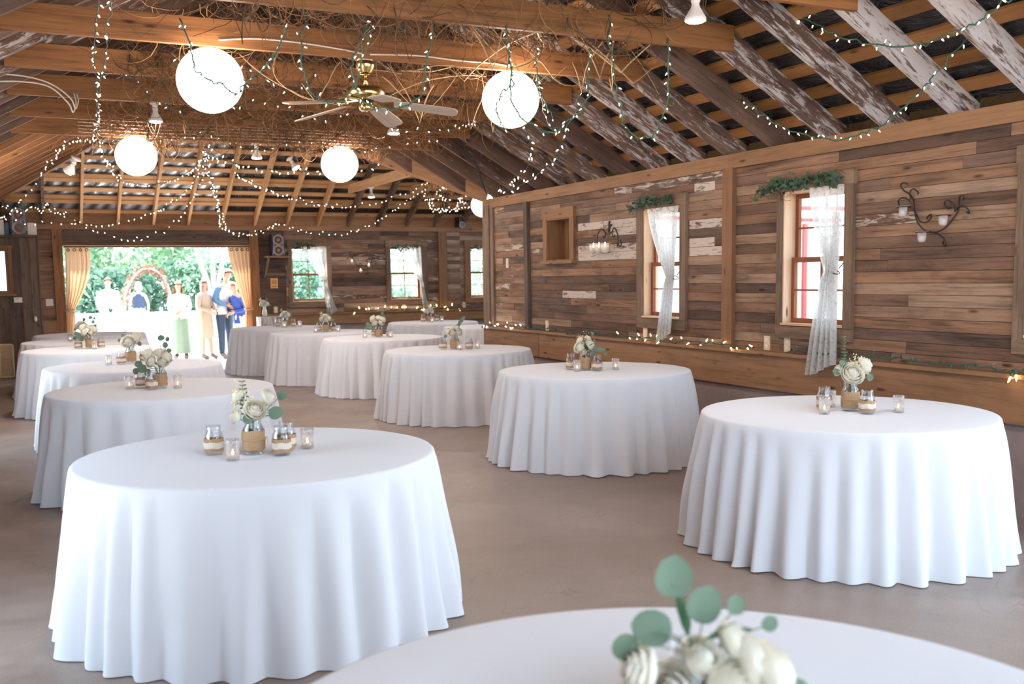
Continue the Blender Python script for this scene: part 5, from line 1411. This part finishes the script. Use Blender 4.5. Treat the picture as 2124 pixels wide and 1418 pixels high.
twigs('dark twigs around the centre distance lantern', 3.1, 3.9, ty['F'], 3.15, 90, 12, 0, 0.22, 'twig_dark', (0.15, 0.4))
twigs('twig cluster hanging in the far wing with lights on it', 5.7, 6.5, 15.1, 2.92, 110, 13, 0, 0.35, 'twig', (0.2, 0.6), ys=0.15, zs=0.1)
twigs('dark vine bunch wrapped on the tie beam left of the upper left lantern', 0.8, 1.15, ty['C'] - 0.03, 3.2, 60, 14, 0, 0.3, 'twig_dark', (0.2, 0.6), ys=0.04)
twigs('long pale sticks laid through the upper right twigs', 2.6, 4.2, ty['A'] - 0.4, 3.34, 14, 15, 0, 0.3, 'twig_pale', (0.7, 1.4), (0.005, 0.010), 0.1, 0.05)
twigs('long pale sticks around the ceiling fan', 1.5, 3.6, ty['A'] + 0.6, 3.18, 12, 16, 0, 0.35, 'twig_pale', (0.6, 1.2), (0.004, 0.008), 0.1, 0.05)
twigs('twigs over the nearest tie beam at the top edge', 1.6, 3.9, ty['Z'] + 0.1, 3.32, 90, 17, 0, 0.2, 'twig')
def cable(label, pts, r=0.006, mat='white_cable', n=6):
    m = MB(); m.tube(smooth(pts, n), r, 6); tag(m.build('cable', mat), label, 'cable')
yA = ty['A'] - 0.03
cable('white cable stapled along the beam from the left lantern to the fan', [(1.27, yA, 3.16), (1.5, yA, 3.19), (1.8, yA, 3.19), (2.1, yA, 3.17), (2.27, yA, 3.15)])
cable('white cable stapled along the beam from the fan to the right lantern', [(2.33, yA, 3.15), (2.7, yA, 3.17), (3.0, yA, 3.16), (3.3, yA, 3.16), (3.43, yA, 3.15)])
cable('white cable loop hanging below a beam at upper left', [(-0.3, 8.2, 3.0), (0.0, 8.6, 3.10), (0.25, 9.0, 3.13), (0.42, 9.3, 3.07), (0.46, 9.4, 3.0), (0.49, 9.45, 3.08), (0.48, 9.5, 3.14)])
cable('second white cable loop beside the upper left loop', [(-0.32, 8.3, 2.96), (0.0, 8.7, 3.07), (0.25, 9.05, 3.11), (0.40, 9.3, 3.03), (0.44, 9.4, 2.97), (0.47, 9.45, 3.06), (0.46, 9.5, 3.14)])
for i in range(4): cable('thin grey wire running along the farthest tie beam, %s from the top' % ORD[i], [(0.6, ty['F'] - 0.03, 3.26 - 0.035 * i), (1.4, ty['F'] - 0.03, 3.25 - 0.035 * i), (2.6, ty['F'] - 0.03, 3.262 - 0.035 * i), (4.0, ty['F'] - 0.03, 3.25 - 0.035 * i)], 0.004)
for i in range(4): cable('wire drooping down the right slope towards the wall corner, %s of a bundle' % ORD[i], [(4.5, 10.8, 3.12), (4.9, 11.2, 2.86 + 0.02 * i), (5.2, 11.7, 2.70 + 0.02 * i), (5.45, 12.1, 2.60), (5.55, 12.3, 2.60)], 0.004, 'dark_wire')

# ================================================================== outdoors
def leafy(name, label, cat, blobs, n, mat, seed, size=(0.12, 0.26), trunk=None, group=None):
    root = thing(name, label, cat, (blobs[0][0], blobs[0][1], 0), 0, group)
    ox, oy = blobs[0][0], blobs[0][1]
    R = random.Random(seed); m = MB()
    tot = sum(b[3] ** 2 for b in blobs)
    for (x, y, z, r) in blobs:
        for k in range(int(n * r * r / tot)):
            d = Vector((R.gauss(0, 1), R.gauss(0, 1), R.gauss(0, 1))).normalized()
            q = Vector((x - ox, y - oy, z)) + Vector((d.x, d.y, d.z * 0.85)) * r * (R.uniform(0.55, 1.0) ** 0.5)
            L = R.uniform(*size)
            m.leaf(q, (R.uniform(-1, 1), R.uniform(-1, 1), R.uniform(-1, .6)), (R.uniform(-1, 1), R.uniform(-1, 1), 1), L, L * 0.55, 0, R.random(), 0.2)
    m.build('foliage', mat, root)
    if trunk:
        m = MB()
        for pts, r in trunk: m.tube(smooth([(x - ox, y - oy, z) for x, y, z in pts], 3), [r[0] + (r[1] - r[0]) * i / ((len(pts) - 1) * 3) for i in range((len(pts) - 1) * 3 + 1)], 10)
        m.build('trunk', 'bark', root)
    return root
leafy('hedge', 'dark green hedge behind the party left of the arch', 'hedge', [(0.2, 33, 1.0, 1.3), (1.4, 33, 1.0, 1.3), (2.6, 33.4, 1.0, 1.2)], 4200, 'hedge_leaf', 1, group='garden hedges')
leafy('hedge', 'dark green hedge seen through and right of the arch', 'hedge', [(4.3, 33.8, 1.2, 1.25), (5.2, 33.5, 1.2, 1.4), (6.4, 33.5, 1.3, 1.4), (7.6, 33.5, 1.2, 1.4), (8.8, 33.5, 1.2, 1.4)], 7200, 'hedge_leaf', 2, group='garden hedges')
leafy('tree', 'pale leafy tree filling the left half of the doorway view', 'tree', [(0.5, 36, 3.0, 2.2), (3.0, 37, 3.2, 2.2), (-1.5, 36, 3, 2), (1.6, 36, 4.6, 2.2)], 12000, 'pale_leaf', 3, trunk=[([(0.5, 36, 0), (0.6, 36, 1.5), (0.5, 36, 3)], (0.2, 0.1))])
leafy('tree', 'large tree with a forking pale trunk at the right of the doorway view', 'tree', [(4.9, 31, 4.0, 1.7), (3.6, 31.5, 3.9, 1.5), (6.5, 31.4, 3.9, 1.8)], 9000, 'pale_leaf', 4,
      trunk=[([(4.78, 30, 0), (4.80, 30, 0.9), (4.83, 30, 1.35)], (0.17, 0.14)), ([(4.80, 30, 1.2), (4.62, 30, 1.75), (4.40, 30.1, 2.6), (4.2, 30.2, 3.5)], (0.10, 0.06)), ([(4.83, 30, 1.2), (4.86, 30, 2.0), (4.86, 30.1, 3.5)], (0.10, 0.06)), ([(4.86, 30, 1.2), (5.05, 30, 1.8), (5.25, 30.1, 2.8), (5.35, 30.2, 3.6)], (0.09, 0.05))])
leafy('tree', 'light green tree crown behind the arch', 'tree', [(9.5, 38, 3.2, 2.6), (6.3, 38, 3.2, 2.5), (12.5, 38, 3.2, 2.5), (4.0, 39, 3.6, 2.4)], 12000, 'pale_leaf', 5, trunk=[([(9.5, 38, 0), (9.5, 38, 3)], (0.2, 0.1))])
leafy('tree', 'bushy tree outside the two right back windows', 'tree', [(13.5, 28, 1.6, 2.2), (16.5, 29, 1.6, 2.3), (11.2, 28, 1.2, 1.5)], 5200, 'pale_leaf', 6, trunk=[([(13.5, 28, 0), (13.5, 28, 2)], (0.15, 0.1))])
leafy('shrub', 'green shrub outside the back window nearest the doorway', 'shrub', [(7.2, 25, 0.6, 0.9), (8.4, 25, 0.7, 0.9)], 1500, 'hedge_leaf', 7)
leafy('shrub', 'tall corn-like plant outside the narrower right window', 'shrub', [(8.6, 13.6, 1.2, 0.55), (8.9, 13.9, 1.9, 0.4)], 500, 'hedge_leaf', 8, (0.3, 0.5))
leafy('shrub', 'grassy tufts low outside the right window', 'shrub', [(8.4, 9.6, 0.25, 0.4), (8.9, 9.9, 0.3, 0.4)], 300, 'pale_leaf', 9, (0.15, 0.3))
# garden arch
root = thing('garden_arch', 'reddish vine-covered garden arch in the doorway view', 'arch', (3.06, 30, 0))
ap = [(-0.62, 0, 0), (-0.62, 0, 0.9), (-0.52, 0, 1.4), (-0.28, 0, 1.78), (0.0, 0, 1.93), (0.3, 0, 1.83), (0.52, 0, 1.5), (0.62, 0, 0.95), (0.62, 0, 0)]
m = MB(); m.tube(smooth(ap, 4), 0.035, 8); m.tube([tuple(Vector(p) + Vector((0, 0.35, 0))) for p in smooth(ap, 4)], 0.035, 8); m.build('arch_frame', 'bark', root)
m = MB(); R_ = random.Random(3); AP = smooth(ap[1:-1], 8)
for k in range(620):
    p = R_.choice(AP) ; p = p + Vector((R_.gauss(0, .05), R_.uniform(-0.05, 0.4), R_.gauss(0, .05)))
    L = R_.uniform(0.06, 0.12); m.leaf(p, (R_.uniform(-1, 1), R_.uniform(-1, 1), R_.uniform(-1, 1)), (0, 0, 1), L, L * 0.6, 0, R_.random())
m.build('vine', 'arch_leaf', root)
# white party table with glasses
root = thing('long_table', 'long white-clothed party table outside in the sun', 'table', (2.4, 24.4, 0))
m = MB(); m.box((0, 0, 0.835), (3.4, 0.8, 0.03)); m.build('table_top', 'white_paint', root)
def LP(u, v):
    a = u * 8.4; z = 0.85 * (1 - v) + 0.01
    w, d = 1.71, 0.41
    if a < 3.4: x, y = -w + a, -d
    elif a < 4.2: x, y = w, -d + (a - 3.4)
    elif a < 7.6: x, y = w - (a - 4.2), d
    else: x, y = -w, d - (a - 7.6)
    s_ = 0.03 * v * math.sin(a * 14)
    return (x * (1 + 0.02 * v) + s_, y * (1 + 0.06 * v) + s_, z)
m = MB(); m.grid(LP, 220, 4, 0, True, (1, 1), closed=True); m.build('tablecloth', 'white_cloth', root)
gp = None
for i in range(5):
    m = MB(); m.lathe([(0.03, 0), (0.036, 0.12), (0.034, 0.12), (0.028, 0.006), (0.001, 0.006)], 12)
    if gp is None: gp = m.mesh('drinking_glass', 'votive_glass')
    link('drinking_glass', gp, None, (2.75 + 0.2 * i, 24.35 + 0.05 * (i % 2), 0.852), None, 'empty glass standing on the sunny party table, %s from the left' % ORD[i], 'glass', 'glasses on the party table')

# ------------------------------------------------------------------ people
def skin_body(name, root, J, E, mat='skin', sub=2):
    """J: name -> (pos, radius); E: edges. One continuous skinned surface rooted at the pelvis."""
    names = list(J); idx = {n: i for i, n in enumerate(names)}
    me = bpy.data.meshes.new(name)
    me.from_pydata([J[n][0] for n in names], [(idx[a], idx[b]) for a, b in E], [])
    o = bpy.data.objects.new(name, me); COL.objects.link(o); o.parent = root
    me.materials.append(MAT[mat])
    md = o.modifiers.new('skin', 'SKIN'); md.use_smooth_shade = True
    for n in names:
        v = me.skin_vertices[0].data[idx[n]]
        r = J[n][1]; v.radius = r if isinstance(r, tuple) else (r, r)
        v.use_root = (n == 'pelvis')
    sb = o.modifiers.new('sub', 'SUBSURF'); sb.levels = sub; sb.render_levels = sub
    return o
def person(label, loc, rotz, h, pose, hair, hair_mat, clothes, look=(0, 0), bow=0.0):
    """local frame: the person faces -Y; pose gives elbow and hand points for each side; sizes scale with the height"""
    root = thing('person', label, 'person', loc, rotz, None)
    k = h / 1.7
    def s(p): return (p[0] * k, p[1] * k, p[2] * k)
    by = -bow
    sh = 1.38
    J = {'pelvis': ((0, 0, 0.93), (0.135, 0.10)), 'waist': ((0, by * 0.3, 1.08), (0.115, 0.085)), 'chest': ((0, by * 0.8, 1.25), (0.135, 0.095)), 'shoulder': ((0, by, sh), (0.105, 0.07)), 'neck': ((0, by * 1.15 - 0.005, 1.46), 0.048), 'head0': ((0, by * 1.3 - 0.01 , 1.53), (0.058, 0.066)), 'head1': ((look[0] * 0.3, by * 1.5 - 0.02, 1.60), (0.072, 0.088)), 'head2': ((look[0] * 0.3, by * 1.55 - 0.01, 1.655), (0.058, 0.07))}
    E = [('pelvis', 'waist'), ('waist', 'chest'), ('chest', 'shoulder'), ('shoulder', 'neck'), ('neck', 'head0'), ('head0', 'head1'), ('head1', 'head2')]
    for sd_, sx in (('L', 1), ('R', -1)):
        el, ha = pose[sd_]
        S0 = (sx * 0.155, by, sh - 0.015)
        J['sh' + sd_] = (S0, 0.055); J['el' + sd_] = (el, 0.037); J['wr' + sd_] = (ha, 0.025)
        d = (Vector(ha) - Vector(el)).normalized()
        pm = Vector(ha) + d * 0.055; J['pa' + sd_] = (tuple(pm), (0.034, 0.018))
        E += [('shoulder', 'sh' + sd_), ('sh' + sd_, 'el' + sd_), ('el' + sd_, 'wr' + sd_), ('wr' + sd_, 'pa' + sd_)]
        side = d.cross(Vector((0, 1, 0.2))).normalized() ; nrm = side.cross(d)
        for f, (off, ln) in enumerate(((-0.026, 0.062), (-0.009, 0.075), (0.009, 0.070), (0.025, 0.055))):
            a = pm + side * off + d * 0.028; b = a + d * ln * 0.55 + nrm * 0.008; c2 = b + d * ln * 0.4 + nrm * 0.018
            J['f%d%s' % (f, sd_)] = (tuple(a), 0.010); J['g%d%s' % (f, sd_)] = (tuple(b), 0.009); J['h%d%s' % (f, sd_)] = (tuple(c2), 0.007)
            E += [('pa' + sd_, 'f%d%s' % (f, sd_)), ('f%d%s' % (f, sd_), 'g%d%s' % (f, sd_)), ('g%d%s' % (f, sd_), 'h%d%s' % (f, sd_))]
        th = Vector(ha) + d * 0.03 + side * (-0.036 * sx); te = th + d * 0.035 + side * (-0.018 * sx)
        J['t' + sd_] = (tuple(th), 0.012); J['u' + sd_] = (tuple(te), 0.009); E += [('wr' + sd_, 't' + sd_), ('t' + sd_, 'u' + sd_)]
        lx = pose.get('leg' + sd_, (0, 0))
        J['hip' + sd_] = ((sx * 0.085, 0, 0.86), 0.088); J['kn' + sd_] = ((sx * 0.095 + lx[0] * 0.5, -0.01 + lx[1] * 0.5, 0.48), 0.055); J['an' + sd_] = ((sx * 0.10 + lx[0], lx[1], 0.08), 0.036); J['to' + sd_] = ((sx * 0.12 + lx[0], lx[1] - 0.13, 0.028), (0.036, 0.024))
        E += [('pelvis', 'hip' + sd_), ('hip' + sd_, 'kn' + sd_), ('kn' + sd_, 'an' + sd_), ('an' + sd_, 'to' + sd_)]
    J = {n: (s(p), tuple(x * k for x in r) if isinstance(r, tuple) else r * k) for n, (p, r) in J.items()}
    body = skin_body('body', root, J, E)
    hc = Vector(J['head1'][0]); 
    # face: nose, eyes, mouth, ears
    m = MB()
    m.leaf(hc + Vector((0, -0.088 * k, 0.012 * k)), (0, -0.35, -1), (0, -1, 0), 0.04 * k, 0.022 * k, 0)
    for sx in (-1, 1):
        m.ball(hc + Vector((sx * 0.078 * k, 0.0, -0.005 * k)), 0.022 * k, 8, 6, 0, (0.4, 0.8, 1.2))
        m.ball(hc + Vector((sx * 0.028 * k, -0.080 * k, 0.014 * k)), 0.009 * k, 8, 6, 1, (1.2, 0.6, 0.7))
    m.ball(hc + Vector((0, -0.082 * k, -0.042 * k)), 0.014 * k, 8, 5, 2, (1.4, 0.5, 0.4))
    m.build('face', ['skin', 'hair_dark', 'plaque_mark'], root)
    # hair
    m = MB(); ln = hair * k
    def HP(u, v):
        a = PI * (0.0 + 1.0 * u) ; th = v * PI * 0.55
        if v <= 0.6:
            t_ = v / 0.6 * PI * 0.5
            r = Vector((math.cos(a) * math.sin(t_) * 0.086, math.sin(a) * math.sin(t_) * 0.105 - 0.0, math.cos(t_) * 0.108))
            return hc + (r + Vector((0, -0.015, 0.012))) * k * 1.0
        q = (v - 0.6) / 0.4
        return hc + Vector((math.cos(a) * (0.086 + 0.012 * math.sin(q * 3)), math.sin(a) * 0.105 - 0.015, 0.012)) * k - Vector((0, 0, ln * q))
    m.grid(HP, 28, 16, 0, True)
    def FP(u, v):
        a = PI * u; t_ = v * PI * 0.36
        return hc + Vector((math.cos(a) * math.sin(t_) * 0.088, -math.sin(a) * math.sin(t_) * 0.098 - 0.012, math.cos(t_) * 0.11 + 0.010)) * k
    m.grid(FP, 20, 8, 0, True)
    m.build('hair', hair_mat, root)
    for nm, mat, kind, *arg in clothes:
        if kind == 'loft':      # rings: (z, rx, ry, cy)
            m = MB(); rings = arg[0]
            def CP(u, v, rings=rings):
                q = v * (len(rings) - 1); i = min(int(q), len(rings) - 2); f = q - i
                z, rx, ry, cy = [rings[i][j] * (1 - f) + rings[i + 1][j] * f for j in range(4)]
                a = 2 * PI * u; w = 1 + 0.04 * math.sin(a * 9) * (v if len(arg) < 2 else arg[1])
                return (rx * math.cos(a) * w * k, (cy + ry * math.sin(a) * w) * k, z * k)
            m.grid(CP, 48, 18, 0, True, closed=True); m.build(nm, mat, root)
        elif kind == 'limbs':   # chains of (joint, extra) thickened over the body
            m = MB()
            for ch in arg[0]:
                pts = [J[n][0] for n in ch]; rr = []
                for n in ch:
                    r = J[n][1]; r = max(r) if isinstance(r, tuple) else r
                    rr.append(r * 1.0 + (arg[1] if len(arg) > 1 else 0.016) * k)
                if len(arg) > 2:     # end the sleeve part way
                    pts = [Vector(p) for p in pts]; pts[-1] = pts[-2].lerp(pts[-1], arg[2])
                P_ = smooth(pts, 4); m.tube(P_, [rr[min(i // 4, len(rr) - 2)] + (rr[min(i // 4, len(rr) - 2) + 1] - rr[min(i // 4, len(rr) - 2)]) * ((i % 4) / 4) if i < len(P_) - 1 else rr[-1] for i in range(len(P_))], 14)
            m.build(nm, mat, root)
    return root
TOP = lambda by, z0=0.88, w=0.165: [(1.445, 0.055, 0.055, -by * 1.1), (1.415, 0.115, 0.08, -by), (1.36, 0.175, 0.105, -by), (1.25, w + 0.005, 0.125, -by * .8), (1.08, w - 0.015, 0.115, -by * .3), (z0 + 0.05, w + 0.01, 0.13, 0), (z0, w + 0.015, 0.135, 0)]
ARMS = [('shL', 'elL', 'wrL'), ('shR', 'elR', 'wrR')]
LEGS = [('hipL', 'knL', 'anL'), ('hipR', 'knR', 'anR')]
down = ((0.22, 0.02, 1.10), (0.24, -0.06, 0.86)); downR = ((-0.22, 0.02, 1.10), (-0.24, -0.06, 0.86))
fl = ((0.21, -0.02, 1.12), (0.06, -0.20, 1.04)); flR = ((-0.21, -0.02, 1.12), (-0.08, -0.20, 1.02))
shoes = ('shoes', 'shoe', 'limbs', [('anL', 'toL'), ('anR', 'toR')], 0.012)
# cream-dress woman turned right
person('woman in a knee-length cream dress, grey bob, turned to the right', (3.17, 20.85, 0), 0.75, 1.58, {'L': ((0.20, -0.06, 1.12), (0.12, -0.22, 1.05)), 'R': flR, 'legL': (0.02, -0.05)}, 0.15, 'hair_grey',
       [('dress', 'dress_cream', 'loft', [(1.42, 0.10, 0.075, 0), (1.36, 0.165, 0.10, 0), (1.25, 0.165, 0.125, 0), (1.06, 0.16, 0.12, 0), (0.88, 0.19, 0.145, 0), (0.65, 0.21, 0.16, 0), (0.46, 0.20, 0.16, 0)]), ('sleeves', 'dress_cream', 'limbs', ARMS, 0.014, 0.4), shoes], (0.02, 0))
person('woman in white top and long sage-green skirt, blonde, looking down', (2.76, 21.3, 0), -0.3, 1.55, {'L': fl, 'R': flR}, 0.2, 'hair_blonde',
       [('top', 'shirt_white', 'loft', TOP(0.03)), ('sleeves', 'shirt_white', 'limbs', ARMS), ('skirt', 'skirt_sage', 'loft', [(0.98, 0.15, 0.12, 0), (0.85, 0.18, 0.14, 0), (0.5, 0.19, 0.15, 0), (0.12, 0.22, 0.18, 0)]), shoes], (0, 0), 0.03)
person('tall man in white shirt and blue jeans, head bowed', (3.58, 21.0, 0), 0.5, 1.78, {'L': ((0.24, -0.03, 1.13), (0.16, -0.20, 1.02)), 'R': flR, 'legL': (0.05, 0.05), 'legR': (-0.02, -0.04)}, 0.05, 'hair_grey',
       [('shirt', 'shirt_white', 'loft', TOP(0.07, 0.84, 0.175)), ('shirt_sleeves', 'shirt_blue', 'limbs', ARMS), ('jeans', 'jeans_blue', 'limbs', [('pelvis', 'hipL', 'knL', 'anL'), ('pelvis', 'hipR', 'knR', 'anR')], 0.014), shoes], (0.03, 0), 0.08)
person('woman in a bright blue cardigan bending her head, beside the right curtain', (3.86, 20.75, 0), -1.1, 1.52, {'L': fl, 'R': ((-0.20, -0.05, 1.12), (-0.08, -0.26, 1.0))}, 0.08, 'hair_blonde',
       [('cardigan', 'cardigan_blue', 'loft', TOP(0.09, 0.78)), ('sleeves', 'cardigan_blue', 'limbs', ARMS), ('trousers', 'shirt_white', 'limbs', [('pelvis', 'hipL', 'knL', 'anL'), ('pelvis', 'hipR', 'knR', 'anR')], 0.02), shoes], (0, 0), 0.10)
person('man in white shirt standing behind the sunny party table at left', (1.70, 25.2, 0), 0.2, 1.66, {'L': ((0.24, 0.0, 1.12), (0.2, -0.14, 0.92)), 'R': ((-0.24, 0.0, 1.12), (-0.2, -0.14, 0.92))}, 0.04, 'hair_dark',
       [('shirt', 'shirt_white', 'loft', TOP(0.0, 0.84, 0.19)), ('sleeves', 'shirt_white', 'limbs', ARMS, 0.022), ('trousers', 'jeans_blue', 'limbs', [('pelvis', 'hipL', 'knL', 'anL'), ('pelvis', 'hipR', 'knR', 'anR')], 0.016), shoes])
person('woman seen from behind in a dark sleeveless top and zigzag-striped skirt', (2.37, 25.3, 0), PI - 0.2, 1.55, {'L': ((0.23, 0.0, 1.12), (0.25, -0.14, 0.95)), 'R': ((-0.23, 0.0, 1.12), (-0.2, -0.14, 0.92))}, 0.12, 'hair_blonde',
       [('top', 'navy_top', 'loft', [(1.40, 0.10, 0.08, 0), (1.34, 0.135, 0.105, 0), (1.25, 0.15, 0.12, 0), (1.02, 0.145, 0.115, 0)]), ('skirt', 'chevron', 'loft', [(1.04, 0.145, 0.115, 0), (0.88, 0.19, 0.15, 0), (0.5, 0.22, 0.18, 0)]), shoes])
print('bulbs', NB[0])
